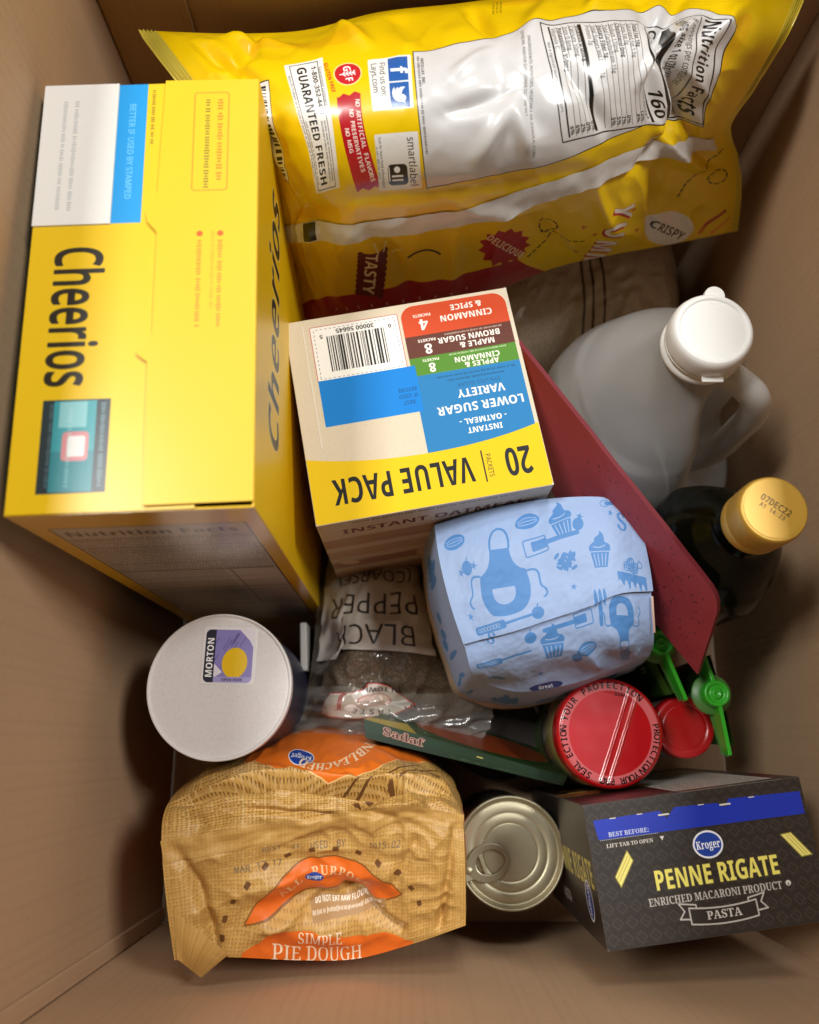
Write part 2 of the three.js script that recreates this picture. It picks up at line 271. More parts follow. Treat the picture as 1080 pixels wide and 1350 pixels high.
// ---------- oatmeal carton ----------
{
  const w = 0.134, l = 0.126, h = 0.235, K = 9;
  const top = canvas(134 * K, 126 * K, (g) => {
    g.scale(K, K); g.fillStyle = '#ddd1b9'; g.fillRect(0, 0, 134, 126);
    grain(g, 134, 126, 9000, ['#fff', '#a58c62'], 0.35, 0.35);
    const R = Math.PI;
    g.save(); g.beginPath(); g.roundRect(68.5, 2, 63.5, 150, 8); g.clip();
    for (const [c, y0, y1] of [['#d04a20', 0, 22], ['#633529', 22, 36], ['#548c2c', 36, 47.5], ['#237fbd', 47.5, 126]]) { g.fillStyle = c; g.fillRect(67, y0, 70, y1 - y0); }
    g.restore(); grain(g, 134, 126, 4000, ['#fff', '#000'], 0.3, 0.12);
    const o = { color: '#fbf7ee', rot: R };
    text(g, 'CINNAMON', 107, 12.8, 5.6, { ...o, max: 36 }); text(g, '& SPICE', 108, 7.2, 5.2, { ...o, max: 20 }); text(g, '4', 81, 14.5, 10, o); text(g, 'PACKETS', 81, 8.5, 2.6, o);
    text(g, 'MAPLE &', 110, 32.5, 5, { ...o, max: 24 }); text(g, 'BROWN SUGAR', 106, 27.5, 5.2, { ...o, max: 46 }); fineprint(g, 92, 23.8, 34, 1.6, '#d9c4b4'); text(g, '8', 81, 31, 9, o); text(g, 'PACKETS', 81, 25, 2.6, o);
    text(g, 'APPLES &', 110, 45.2, 4.6, { ...o, max: 24 }); text(g, 'CINNAMON', 108, 40.5, 4.8, { ...o, max: 34 }); fineprint(g, 92, 37.3, 34, 1.5, '#dfead0'); text(g, '8', 81, 43, 8, o); text(g, 'PACKETS', 81, 38, 2.4, o);
    fineprint(g, 82, 50.5, 46, 1.7, '#1d4d72'); fineprint(g, 88, 53.3, 34, 1.7, '#1d4d72'); text(g, '35% LESS SUGAR', 106, 57, 3.4, { color: '#1b5788', rot: R, w: 'normal' });
    text(g, 'VARIETY', 106, 63.2, 7, { ...o, max: 36 }); text(g, 'LOWER SUGAR', 104, 71.5, 7.4, { ...o, max: 54 });
    text(g, '- OATMEAL -', 103.5, 79.5, 4.8, { ...o, max: 48 }); text(g, 'INSTANT', 103.5, 85.2, 4.8, { ...o, max: 30 });
    rr(g, 14, 5.5, 52.5, 36, 1, '#fbfaf6', '#b9473b', 0.4); g.setLineDash([1.5, 1.2]); rr(g, 16, 7.5, 48.5, 32, 0.5, null, '#777', 0.35); g.setLineDash([]);
    bars(g, 23, 12.6, 35, 23); text(g, '30000 56645', 40.5, 10, 4, { rot: R, max: 34 }); text(g, '0', 61, 12, 3.6, { rot: R }); text(g, '5', 20, 12, 3.6, { rot: R });
    g.fillStyle = '#0083dc'; g.fillRect(14, 40.4, 57, 29); for (const [s, y] of [['BEST', 62.5], ['IF USED', 58.5], ['BEFORE', 54.5]]) text(g, s, 64, y, 3.2, { color: '#07386a', rot: R, w: 'normal' });
    g.beginPath(); g.moveTo(0, 87); g.bezierCurveTo(40, 97.5, 95, 98, 134, 88); g.lineTo(134, 126); g.lineTo(0, 126); g.fillStyle = '#eec900'; g.fill();
    text(g, '20', 118, 108, 23, { color: '#1e2226', rot: R, sx: 0.62 }); g.fillStyle = '#1e2226'; g.fillRect(97.6, 99, 0.8, 19); text(g, 'PACKETS', 101.5, 108.5, 4, { color: '#1e2226', rot: Math.PI / 2, w: 'normal', sx: 0.9 });
    text(g, 'VALUE PACK', 52, 109.5, 21, { color: '#16191c', rot: R, sx: 0.7, max: 80 });
  });
  const fr = canvas(670, 1175, (g) => {
    g.scale(5, 5); g.fillStyle = '#cdbfa6'; g.fillRect(0, 0, 134, 235); grain(g, 134, 235, 5000, ['#fff', '#7a5a3a'], 0.8, 0.3);
    fineprint(g, 20, 5, 94, 3.2, '#4a4038'); text(g, 'INSTANT OATMEAL', 67, 22, 12, { color: '#6b2a22' });
    for (let i = 0; i < 6; i++) { g.fillStyle = ['#9a6a48', '#b08a68', '#7e4a3a'][i % 3]; g.globalAlpha = 0.55; g.fillRect(0, 36 + i * 30, 134, 16 + rnd() * 8); } g.globalAlpha = 1;
    for (let i = 0; i < 30; i++) { g.beginPath(); g.ellipse(rnd() * 134, 100 + rnd() * 120, 8, 5, rnd() * 3, 0, 7); g.fillStyle = ['#c9a77c', '#a8764c', '#d8c09a'][i % 3]; g.fill(); }
  });
  const t = thing('oatmeal_carton', 'cream oatmeal carton with blue panel and yellow value pack band', 'oatmeal box', [0.0032, 0, -0.1905], 0.182);
  const m = print(fr);
  const o = carton(t, w, l, h, { top: print(top, { roughness: 0.62, clearcoat: 0, specularIntensity: 0.6 }), front: m, left: print(canvas(256, 512, (g, a, b) => { g.fillStyle = '#d9cbaf'; g.fillRect(0, 0, a, b); g.fillStyle = '#e8c800'; g.fillRect(0, 0, a, 30); grain(g, a, b, 9000, ['#fff', '#8a6a42'], 2, 0.3); })) });
  part('tuck_flap_edge', box(0.0008, 0.0010, 0.078, -w / 2 + 0.0102, h - 0.0002, -0.02), boardEdge, t);
}

// ---------- dark pasta carton ----------
{
  const w = 0.120, l = 0.072, h = 0.200, K = 11;
  const lattice = (g, W, H, s) => { g.strokeStyle = '#38312c'; g.lineWidth = s * 0.11; for (let y = 0; y < H + s; y += s) for (let x = 0; x < W + s; x += s) { const q = (Math.round(y / s) % 2) * s / 2; g.save(); g.translate(x + q, y); g.rotate(Math.PI / 4); g.strokeRect(-s * 0.28, -s * 0.28, s * 0.56, s * 0.56); g.strokeStyle = '#302a26'; g.beginPath(); g.moveTo(-s * 0.5, 0); g.lineTo(s * 0.5, 0); g.stroke(); g.restore(); } };
  const logo = (g, x, y, r) => { g.beginPath(); g.ellipse(x, y, r, r * 0.86, 0, 0, 7); g.fillStyle = '#e9ecf2'; g.fill(); g.beginPath(); g.ellipse(x, y, r * 0.88, r * 0.74, 0, 0, 7); g.fillStyle = '#143c9c'; g.fill(); text(g, 'Kroger', x, y, r * 0.68, { color: '#f4f6fa', font: 'serif', w: 'bold', max: r * 1.6 }); };
  const penne = (g, x, y, r, len, wd) => { g.save(); g.translate(x, y); g.rotate(r); poly(g, [[-len / 2, wd / 2], [-len / 2 + 3, -wd / 2], [len / 2, -wd / 2], [len / 2 - 3, wd / 2]], '#e9df7c', '#8d8434', 0.5); g.strokeStyle = '#b7a945'; g.lineWidth = 0.4; for (const k of [-0.2, 0.1]) { g.beginPath(); g.moveTo(-len / 2 + 2, wd * k); g.lineTo(len / 2 - 2, wd * k); g.stroke(); } g.restore(); };
  const face = (g, side) => { g.fillStyle = '#26201c'; g.fillRect(0, 0, 120, 72); lattice(g, 120, 72, 7.5); };
  const top = canvas(120 * K, 72 * K, (g) => {
    g.scale(K, K); face(g); const blue = '#0d2fae';
    poly(g, [[4, 8.2], [40.5, 7.6], [44, 11.8], [49, 6.8], [72.5, 7.6], [76.5, 10.2], [79, 6.2], [118.5, 7.2], [118.5, 18.8], [5.2, 18.2]], blue);
    for (const [x, y] of [[28, 8], [62, 7.4], [90, 7], [13, 8.3]]) { g.fillStyle = '#d8d3c8'; g.fillRect(x, y - 0.3, 2 + rnd() * 3, 0.5); }
    text(g, 'BEST BEFORE:', 22, 16.4, 3.1, { color: '#c9cfe0', font: 'serif', max: 25 }); g.setLineDash([0.5, 0.5]); g.strokeStyle = '#c9cfe0'; g.lineWidth = 0.35; g.beginPath(); g.moveTo(6, 18.6); g.lineTo(38, 18.6); g.stroke(); g.setLineDash([]);
    text(g, 'LIFT TAB TO OPEN', 21.5, 21.2, 2.7, { color: '#d8d3c8', font: 'serif', max: 27 }); poly(g, [[38, 20.4], [40.4, 20.4], [39.2, 22.6]], '#d8d3c8');
    logo(g, 63, 27.6, 8.2); penne(g, 16, 34, -0.95, 18, 5); penne(g, 110, 33.5, 0.95, 18, 5);
    text(g, 'PENNE RIGATE', 64.5, 42.6, 13.4, { color: '#ece16c', stroke: '#6c6530', lw: 0.7, sx: 0.72, max: 82 });
    text(g, 'ENRICHED MACARONI PRODUCT', 61.5, 52, 5.2, { color: '#bdb9b2', font: 'serif', max: 72 }); g.beginPath(); g.arc(101, 51.6, 1.4, 0, 7); g.fillStyle = '#d4d0c8'; g.fill(); text(g, 'K', 101, 51.7, 2, { color: '#26201c' });
    for (const s of [-1, 1]) poly(g, [[64 + s * 14, 56], [64 + s * 23, 54.5], [64 + s * 20.5, 58.5], [64 + s * 23.5, 62], [64 + s * 14, 63]], '#26201c', '#b9b5ad', 0.8);
    g.beginPath(); g.moveTo(46, 57.2); g.quadraticCurveTo(64, 60, 82, 57.2); g.lineTo(82, 65); g.quadraticCurveTo(64, 67.8, 46, 65); g.closePath(); g.fillStyle = '#26201c'; g.fill(); g.strokeStyle = '#b9b5ad'; g.lineWidth = 0.8; g.stroke();
    text(g, 'PASTA', 64, 62.3, 5.6, { color: '#c9c5bd', font: 'serif', max: 24 });
    grain(g, 120, 72, 1500, ['#fff', '#000'], 0.2, 0.2);
  });
  const side = canvas(432, 1200, (g) => { g.scale(6, 6); g.fillStyle = '#2d2723'; g.fillRect(0, 0, 72, 200); lattice(g, 72, 200, 8); text(g, 'PENNE RIGATE', 36, 60, 20, { color: '#d9cd5c', rot: -Math.PI / 2, max: 110 }); logo(g, 52, 26, 11); text(g, 'PASTA', 60, 100, 9, { color: '#bdb9b2', rot: -Math.PI / 2 }); });
  const back = canvas(720, 1200, (g) => { g.scale(6, 6); g.fillStyle = '#2d2723'; g.fillRect(0, 0, 120, 200); lattice(g, 120, 200, 8); g.fillStyle = '#55151c'; g.fillRect(0, 14, 120, 40); g.fillStyle = '#cfcbc0'; g.fillRect(10, 10, 56, 170); for (let y = 16; y < 176; y += 5) fineprint(g, 13, y, 50, 3, '#333'); fineprint(g, 20, 5, 60, 3, '#d8d0c0'); for (let i = 0; i < 40; i++) { g.beginPath(); g.ellipse(70 + rnd() * 45, 70 + rnd() * 100, 9, 4, rnd() * 3, 0, 7); g.fillStyle = ['#c9743a', '#e0a050', '#b03a28'][i % 3]; g.fill(); } });
  const t = thing('pasta_carton', 'dark brown pasta carton with blue tear strip', 'pasta box', [0.1574, 0, 0.0584], 0.125);
  const gl = { roughness: 0.42, clearcoat: 0.3, clearcoatRoughness: 0.3 };
  carton(t, w, l, h, { top: print(top, gl), left: print(side, gl), back: print(back, gl), front: print(side, gl) }, S({ color: 0x5d544c, roughness: 0.5 }));
  for (const [x, z] of [[-0.0175, -0.026], [0.0165, -0.027]]) part('tear_tab_edge', box(0.006, 0.0007, 0.0008, x, h + 0.0002, z), S({ color: 0xd8d3c8, roughness: 0.6 }), t);
}
// ---------- yellow crisps bag lying on its front ----------
{
  const crease = (s, t, [a, b, c, d], wd) => { const dx = c - a, dy = d - b, L = dx * dx + dy * dy, k = Math.min(1, Math.max(0, ((s - a) * dx + (t - b) * dy) / L)), q = Math.hypot(s - a - k * dx, (t - b - k * dy) * 0.7) / wd; return Math.exp(-q * q) * Math.sin(Math.PI * Math.min(1, Math.max(0.08, k * 0.9 + 0.05))); };
  const CR = [[[0.80, 0.10, 0.95, 0.62], 0.016, -0.007], [[0.86, 0.05, 0.83, 0.50], 0.014, -0.006], [[0.90, 0.16, 0.80, 0.40], 0.012, 0.005], [[0.93, 0.42, 0.80, 0.66], 0.012, -0.005], [[0.84, 0.50, 0.97, 0.74], 0.014, 0.006], [[0.88, 0.62, 0.83, 0.95], 0.012, -0.005], [[0.55, 0.28, 0.62, 0.50], 0.022, -0.003], [[0.48, 0.32, 0.56, 0.24], 0.014, 0.003], [[0.66, 0.05, 0.60, 0.30], 0.02, 0.003], [[0.05, 0.05, 0.16, 0.28], 0.018, -0.006], [[0.10, 0.02, 0.24, 0.14], 0.016, 0.005], [[0.19, 0.02, 0.13, 0.20], 0.016, -0.005], [[0.30, 0.70, 0.36, 0.98], 0.018, -0.004], [[0.45, 0.74, 0.42, 0.97], 0.016, 0.003], [[0.60, 0.72, 0.66, 0.96], 0.014, -0.003], [[0.02, 0.62, 0.24, 0.64], 0.02, -0.004], [[0.72, 0.62, 0.76, 0.9], 0.014, 0.003], [[0.2, 0.60, 0.75, 0.60], 0.018, -0.002], [[0.40, 0.03, 0.46, 0.22], 0.02, -0.003], [[0.95, 0.05, 0.90, 0.30], 0.012, 0.004], [[0.46, 0.42, 0.58, 0.36], 0.018, -0.004], [[0.58, 0.36, 0.60, 0.54], 0.016, 0.004], [[0.50, 0.56, 0.58, 0.40], 0.016, 0.003], [[0.66, 0.30, 0.74, 0.52], 0.014, -0.003], [[0.47, 0.66, 0.62, 0.72], 0.014, 0.003], [[0.30, 0.05, 0.36, 0.2], 0.016, 0.005], [[0.52, 0.02, 0.56, 0.2], 0.014, -0.005], [[0.76, 0.02, 0.72, 0.16], 0.014, 0.005]];
  const disp = (s, t) => {
    const e = Math.min(1, Math.min(s, 1 - s) * 14, Math.min(t, 1 - t) * 14), edge = Math.max(0, Math.abs(s - 0.5) * 2 - 0.55) / 0.45;
    let d = 0.0016 * ridge(s * 7 + t * 2, t * 4) + (0.0006 + 0.0035 * edge) * (ridge(s * 15 - t * 5, t * 7 + s * 4) - 0.6) + 0.0003 * noise(s * 38, t * 22) + 0.0022 * noise(s * 6, t * 5, 3.1);
    for (const [l, wd, h] of CR) d += 1.25 * h * crease(s, t, l, wd);
    const calm = Math.exp(-(((s - 0.3) / 0.13) ** 4)) * Math.exp(-(((t - 0.4) / 0.2) ** 4)); return d * e * (1 - 0.7 * calm);
  };
  const bag = surface(CHIPS_GRID, disp);
  const CW = 2048, CH = 1280, q = (s, t) => [s * CW, t * CH];
  const art = canvas(CW, CH, (g) => {
    g.fillStyle = '#f3cc00'; g.fillRect(0, 0, CW, CH);
    g.fillStyle = '#f2b705'; for (const [s, t, a, b, r] of [[0.72, 0.03, 300, 46, -0.1], [0.3, 0.64, 500, 30, 0], [0.93, 0.3, 40, 240, 0.2], [0.25, 0.12, 220, 30, 0.2]]) { g.save(); g.globalAlpha = 0.55; g.translate(...q(s, t)); g.rotate(r); g.beginPath(); g.ellipse(0, 0, a, b, 0, 0, 7); g.fill(); g.restore(); }
    // red band of the front wrapping round
    poly(g, [q(0, 0.93), q(0.15, 0.91), q(0.35, 0.905), q(0.5, 0.90), q(0.555, 0.905), q(0.6, 1), q(0, 1)], '#a91320');
    for (let i = 0; i < 10; i++) { const [x, y] = q(0.18 + i * 0.03, 0.945); g.fillStyle = '#d8a0a0'; g.fillRect(x, y, 8, 12); }
    const R = Math.PI / 2, ink = '#1b1a17';
    // barcode label
    quad(g, q(0.176, 0.255), q(0.096, 0.545), q(0.13, 0.25), 320, 110, (h) => { rr(h, 0, 0, 320, 110, 0, '#f1efe9', ink, 3); bars(h, 14, 18, 290, 60); });
    // guarantee label
    quad(g, q(0.281, 0.195), q(0.252, 0.572), q(0.214, 0.205), 460, 150, (h) => {
      rr(h, 0, 0, 460, 150, 2, '#f3f1ec'); rr(h, 8, 22, 444, 108, 0, null, ink, 2.5); text(h, 'Guaranteed Comment?', 110, 14, 15, { w: 'normal', max: 200 }); text(h, '1-800-352-4477', 118, 40, 27, { max: 210 }); fineprint(h, 235, 34, 200, 9, '#333'); fineprint(h, 235, 48, 200, 9, '#333');
      text(h, 'GUARANTEED FRESH', 230, 88, 52, { w: 'bold', max: 424 }); text(h, 'until printed date or this snack is on us', 330, 120, 13, { w: 'normal', max: 210 }); text(h, 'Mon-Fri 9:00am to 4:30pm CT email or chat at fritolay.com', 230, 140, 14, { w: 'normal', max: 440 });
    });
    // gluten free roundel
    { const [x, y] = q(0.315, 0.262); g.save(); g.translate(x, y); g.rotate(R); g.scale(1, 1.05); g.beginPath(); g.arc(0, 0, 47, 0, 7); g.fillStyle = '#f6e6a0'; g.fill(); g.beginPath(); g.arc(0, 0, 43, 0, 7); g.fillStyle = '#c9202b'; g.fill(); text(g, 'G', -22, 0, 34, { color: '#fff' }); text(g, 'F', 24, 0, 34, { color: '#fff' }); g.strokeStyle = '#fff'; g.lineWidth = 4; g.beginPath(); g.moveTo(0, -26); g.lineTo(0, 28); for (let k = -18; k < 20; k += 11) { g.moveTo(-10, k - 7); g.lineTo(0, k + 2); g.lineTo(10, k - 7); } g.stroke(); text(g, 'GLUTEN FREE', 0, 62, 19, { color: '#c9202b' }); g.restore(); }
    // red ribbon
    quad(g, q(0.334, 0.325), q(0.334, 0.585), q(0.288, 0.325), 340, 100, (h) => {
      h.save(); h.beginPath(); h.moveTo(0, 10); h.quadraticCurveTo(170, 44, 340, -4); for (let k = 0; k <= 4; k++) h.lineTo(340 + (k % 2 ? -8 : 4), 0 + k * 25); h.quadraticCurveTo(170, 140, 0, 104); for (let k = 4; k >= 0; k--) h.lineTo(k % 2 ? -8 : 4, 10 + k * 22); h.closePath(); h.fillStyle = '#bf1722'; h.fill(); h.restore();
      arcText(h, 'NO ARTIFICIAL FLAVORS', 170, -800, 840, Math.PI / 2 + 0.175, Math.PI / 2 - 0.175, 24, { color: '#fbeee0' });
      arcText(h, 'NO PRESERVATIVES', 170, -800, 868, Math.PI / 2 + 0.13, Math.PI / 2 - 0.13, 24, { color: '#fbeee0' });
      arcText(h, 'NO MSG', 170, -800, 896, Math.PI / 2 + 0.05, Math.PI / 2 - 0.05, 24, { color: '#fbeee0' });
    });
    // social label
    quad(g, q(0.424, 0.234), q(0.416, 0.39), q(0.352, 0.23), 200, 146, (h) => {
      rr(h, 0, 0, 200, 146, 6, '#efeee9'); h.fillStyle = '#1f5fae'; h.fillRect(6, 12, 92, 66); h.fillRect(104, 12, 90, 66); text(h, 'f', 56, 44, 76, { color: '#fff' });
      h.save(); h.translate(149, 46); h.fillStyle = '#fff'; h.beginPath(); h.moveTo(-30, 16); h.bezierCurveTo(-8, 34, 30, 22, 26, -10); h.lineTo(34, -18); h.lineTo(22, -18); h.bezierCurveTo(8, -30, -4, -14, 0, -8); h.bezierCurveTo(-14, -8, -22, -16, -26, -22); h.bezierCurveTo(-32, -8, -24, 0, -20, 4); h.lineTo(-28, 2); h.bezierCurveTo(-26, 10, -20, 12, -16, 14); h.closePath(); h.fill(); h.restore();
      text(h, 'Find us on:', 84, 98, 27, { w: 'normal', max: 150 }); text(h, 'Lays.com', 76, 126, 28, { w: 'normal', max: 130 });
    });
    // smart label (its square code left blank)
    quad(g, q(0.416, 0.452), q(0.407, 0.597), q(0.338, 0.449), 200, 150, (h) => { rr(h, 0, 0, 200, 150, 5, '#f1f0eb'); text(h, 'smartlabel', 104, 26, 36, { w: 'normal', max: 180 }); rr(h, 110, 46, 72, 68, 14, '#111'); h.beginPath(); h.arc(128, 82, 11, 0, 7); h.fillStyle = '#fff'; h.fill(); for (const x of [146, 160]) h.fillRect(x, 62, 7, 40); h.fillRect(118, 108, 50, 4); text(h, 'Scan for more food information', 100, 132, 13, { w: 'normal', max: 180 }); text(h, 'or call 1-800-352-4477', 100, 145, 11, { w: 'normal', max: 150 }); });
    // white ingredients and nutrition label
    const WL = [[0.428, 0.226], [0.6, 0.20], [0.832, 0.118], [0.94, 0.17], [0.947, 0.505], [0.824, 0.503], [0.629, 0.572], [0.415, 0.6]].map(([s, t]) => q(s, t));
    poly(g, WL, '#d8d7d6', ink, 3);
    quad(g, q(0.445, 0.24), q(0.433, 0.58), q(0.43, 0.24), 420, 30, (h) => { text(h, 'FRITO-LAY, INC.', 60, 8, 13, { max: 110 }); fineprint(h, 4, 20, 330, 10, '#333'); });
    quad(g, q(0.622, 0.215), q(0.61, 0.57), q(0.602, 0.215), 460, 46, (h) => { text(h, 'INGREDIENTS: POTATOES, VEGETABLE OIL (CANOLA, CORN,', 230, 12, 15, { w: 'normal', max: 455 }); text(h, 'SOYBEAN, AND/OR SUNFLOWER OIL), AND SALT.', 150, 34, 15, { w: 'normal', max: 300 }); });
    quad(g, q(0.925, 0.175), q(0.945, 0.495), q(0.628, 0.2), 420, 620, (h) => {
      rr(h, 0, 0, 420, 600, 0, '#dddcda', ink, 4); text(h, 'Nutrition Facts', 200, 40, 56, { max: 390 }); h.fillStyle = ink; h.fillRect(10, 72, 400, 3);
      text(h, '8 servings per container', 160, 92, 24, { w: 'normal', max: 290 }); text(h, 'Serving size 1 oz (28g/About 15 chips)', 205, 122, 25, { max: 390 }); h.fillRect(10, 142, 400, 18);
      text(h, 'Calories', 100, 196, 48, { max: 180 }); text(h, '160', 350, 192, 60, { max: 110 }); h.fillRect(10, 226, 400, 9); text(h, '% Daily Value*', 330, 248, 20, { max: 150 });
      ['Total Fat 10g|13%', 'Saturated Fat 1.5g|8%', 'Trans Fat 0g|', 'Cholesterol 0mg|0%', 'Sodium 170mg|7%', 'Total Carbohydrate 15g|5%', 'Dietary Fiber 1g|5%', 'Total Sugars less than 1g|', 'Protein 2g|', 'Vitamin D 0mcg|0%', 'Calcium 10mg|0%', 'Iron 0.6mg|2%', 'Potassium 350mg|6%', 'Vitamin C|6%'].forEach((s, i) => {
        const y = 272 + i * 21 + (i > 8 ? 12 : 0), [a, b] = s.split('|'); h.fillRect(10, y - 11, 400, i === 9 ? 12 : 1.5); text(h, a, 16, y + 2, 20, { align: 'left', w: i % 3 ? 'normal' : 'bold', max: 300 }); if (b) text(h, b, 404, y + 2, 20, { align: 'right' });
      });
      h.fillRect(10, 570, 400, 6); text(h, 'Not a significant source of added sugars.', 200, 586, 14, { w: 'normal', max: 380 });
    });
    // small print marks, letters and squiggles on the lower side
    g.fillStyle = '#7a6a10'; quad(g, q(0.58, 0.035), q(0.58, 0.1), q(0.56, 0.035), 60, 40, (h) => { for (let i = 0; i < 3; i++) fineprint(h, 0, 8 + i * 12, 60, 9, '#6b5a10'); });
    const lab = (s, t, str, size, o) => { const [x, y] = q(s, t); text(g, str, x, y, size, o); };
    { const [x, y] = q(0.278, 0.855); g.save(); g.translate(x, y); g.rotate(1.85); g.scale(0.9, 1.05); rr(g, -95, -48, 190, 96, 18, '#6b1318'); for (let i = 0; i < 9; i++) { g.beginPath(); g.arc(-90 + i * 22, -46, 13, 0, 7); g.arc(-90 + i * 22, 46, 13, 0, 7); g.fillStyle = '#6b1318'; g.fill(); } text(g, 'TASTY', 0, 2, 66, { color: '#f5ead8', max: 175 }); g.restore(); }
    g.strokeStyle = '#f7ecb0'; g.lineWidth = 7; g.lineCap = 'round'; for (const [a, b, c, d] of [[0.31, 0.805, 0.32, 0.77], [0.325, 0.82, 0.345, 0.795], [0.30, 0.80, 0.297, 0.76]]) { g.beginPath(); g.moveTo(...q(a, b)); g.lineTo(...q(c, d)); g.stroke(); }
    g.strokeStyle = '#2a1c0c'; g.lineWidth = 8; g.beginPath(); g.moveTo(...q(0.352, 0.825)); g.quadraticCurveTo(...q(0.38, 0.785), ...q(0.412, 0.83)); g.stroke();
    { const [x, y] = q(0.536, 0.84); const pts = []; for (let i = 0; i < 26; i++) { const a = i / 26 * 6.283, r = i % 2 ? 104 : 82; pts.push([x + Math.cos(a) * r, y + Math.sin(a) * r * 0.9]); } poly(g, pts, '#b5161f'); text(g, 'DELICIOUS', x + 4, y + 4, 46, { color: '#f8e3c0', rot: 0.85, max: 180 }); }
    { const dash = (pts) => { g.setLineDash([17, 12]); g.strokeStyle = '#3a2a08'; g.lineWidth = 6; g.beginPath(); pts.forEach(([s, t], i) => (i ? g.lineTo(...q(s, t)) : g.moveTo(...q(s, t)))); g.stroke(); g.setLineDash([]); };
      const loop = (s, t, r, k) => { const a = []; for (let i = 0; i <= 20; i++) { const f = i / 20 * 6.283; a.push([s + Math.cos(f) * r, t + Math.sin(f) * r * 1.9]); } dash(a); dash(k); };
      loop(0.625, 0.80, 0.017, [[0.575, 0.905], [0.61, 0.86], [0.635, 0.84], [0.66, 0.87], [0.69, 0.87]]); loop(0.968, 0.75, 0.017, [[0.90, 0.80], [0.915, 0.74], [0.95, 0.68], [0.985, 0.62]]); }
    { const put = (c, s, t, r) => { const [x, y] = q(s, t); text(g, c, x - 12, y + 6, 128, { color: '#c0222a', rot: r }); text(g, c, x, y, 128, { color: '#f6efe4', rot: r, stroke: '#b03030', lw: 3 }); }; put('Y', 0.782, 0.775, 1.95); put('U', 0.757, 0.845, 1.95); put('M', 0.728, 0.93, 2.0); put('M', 0.70, 1.01, 2.05); }
    { const [x, y] = q(0.872, 0.93); g.beginPath(); g.ellipse(x, y, 104, 88, 0.4, 0, 7); g.fillStyle = '#f1ede6'; g.fill(); text(g, 'CRISPY', x, y + 4, 60, { color: '#2b160c', rot: 0.75, max: 160 }); }
    for (const [s, t] of [[0.69, 0.8], [0.71, 0.84], [0.80, 0.78], [0.80, 0.88], [0.665, 0.93]]) { const [x, y] = q(s, t); poly(g, [[x, y], [x + 26, y + 6], [x + 4, y + 20]], '#d0661e'); }
    for (const [s, t, c] of [[0.95, 0.95, '#d9601c'], [0.965, 0.93, '#b53a1c'], [0.975, 0.965, '#f0a020']]) { const [x, y] = q(s, t); g.save(); g.translate(x, y); g.rotate(-0.7); g.fillStyle = c; g.fillRect(-50, -7, 100, 14); g.restore(); }
    grain(g, CW, CH, 6000, ['#fff', '#8a6a00'], 2, 0.12);
  });
  const film = (o) => PH({ roughness: 0.33, clearcoat: 0.5, clearcoatRoughness: 0.2, ...o });
  const c = bag(0.5, 0.5);
  const t = thing('crisps_bag', 'puffy glossy yellow crisps bag lying back side up', 'snack bag', [c.x, 0.15, c.z]);
  part('back_panel', patch((a, b) => bag(a, b), 300, 180), film({ map: tex(art) }), t, true);
  part('front_panel', patch((a, b) => { const k = Math.sin(Math.PI * a) ** 0.6 * Math.sin(Math.PI * b) ** 0.6; return bag(a, b, -0.055 * k).add(V(0, -0.02 * k, 0.01 * k)); }, 60, 40), film({ color: 0xf2cc00 }), t, true);
  const mid = pieces([[0, 0.66], [0.24, 0.665], [0.458, 0.66], [0.598, 0.627], [0.747, 0.585], [0.85, 0.56], [1, 0.555]]);
  const seamArt = canvas(1024, 64, (g) => { g.fillStyle = '#dcdad6'; g.fillRect(0, 0, 1024, 64); g.fillStyle = '#c2bfba'; for (let i = 0; i < 1024; i += 5) { g.globalAlpha = 0.35; g.fillRect(i, 30, 2, 34); } g.globalAlpha = 1; g.fillStyle = '#15130e'; g.fillRect(115, 2, 50, 58); grain(g, 1024, 64, 800, ['#fff', '#888'], 2, 0.2); });
  part('back_seam', sheetOn(bag, 0.0, 0.97, mid, (s) => mid(s) + 0.052, (a, b) => 0.0006 + 0.0016 * b + 0.0006 * noise(a * 40, b * 3), 160, 6), film({ map: tex(seamArt), roughness: 0.25 }), t, true);
  const crimp = (s, o) => patch((a, b) => { const p = bag(s, b, 0), d = bag(Math.abs(s - 0.03), b, 0); const out = p.clone().sub(d).normalize(); return p.addScaledVector(out, a * o).add(V(0, 0.0012 * Math.sin(a * 28) + 0.002 * a * noise(b * 9, s * 5), 0)); }, 10, 90);
  part('crimp_seal', crimp(0, 0.010), film({ color: 0xd9c64a, metalness: 0.2 }), t, true); part('crimp_seal', crimp(1, 0.006), film({ color: 0xe9cf3a }), t, true);
}
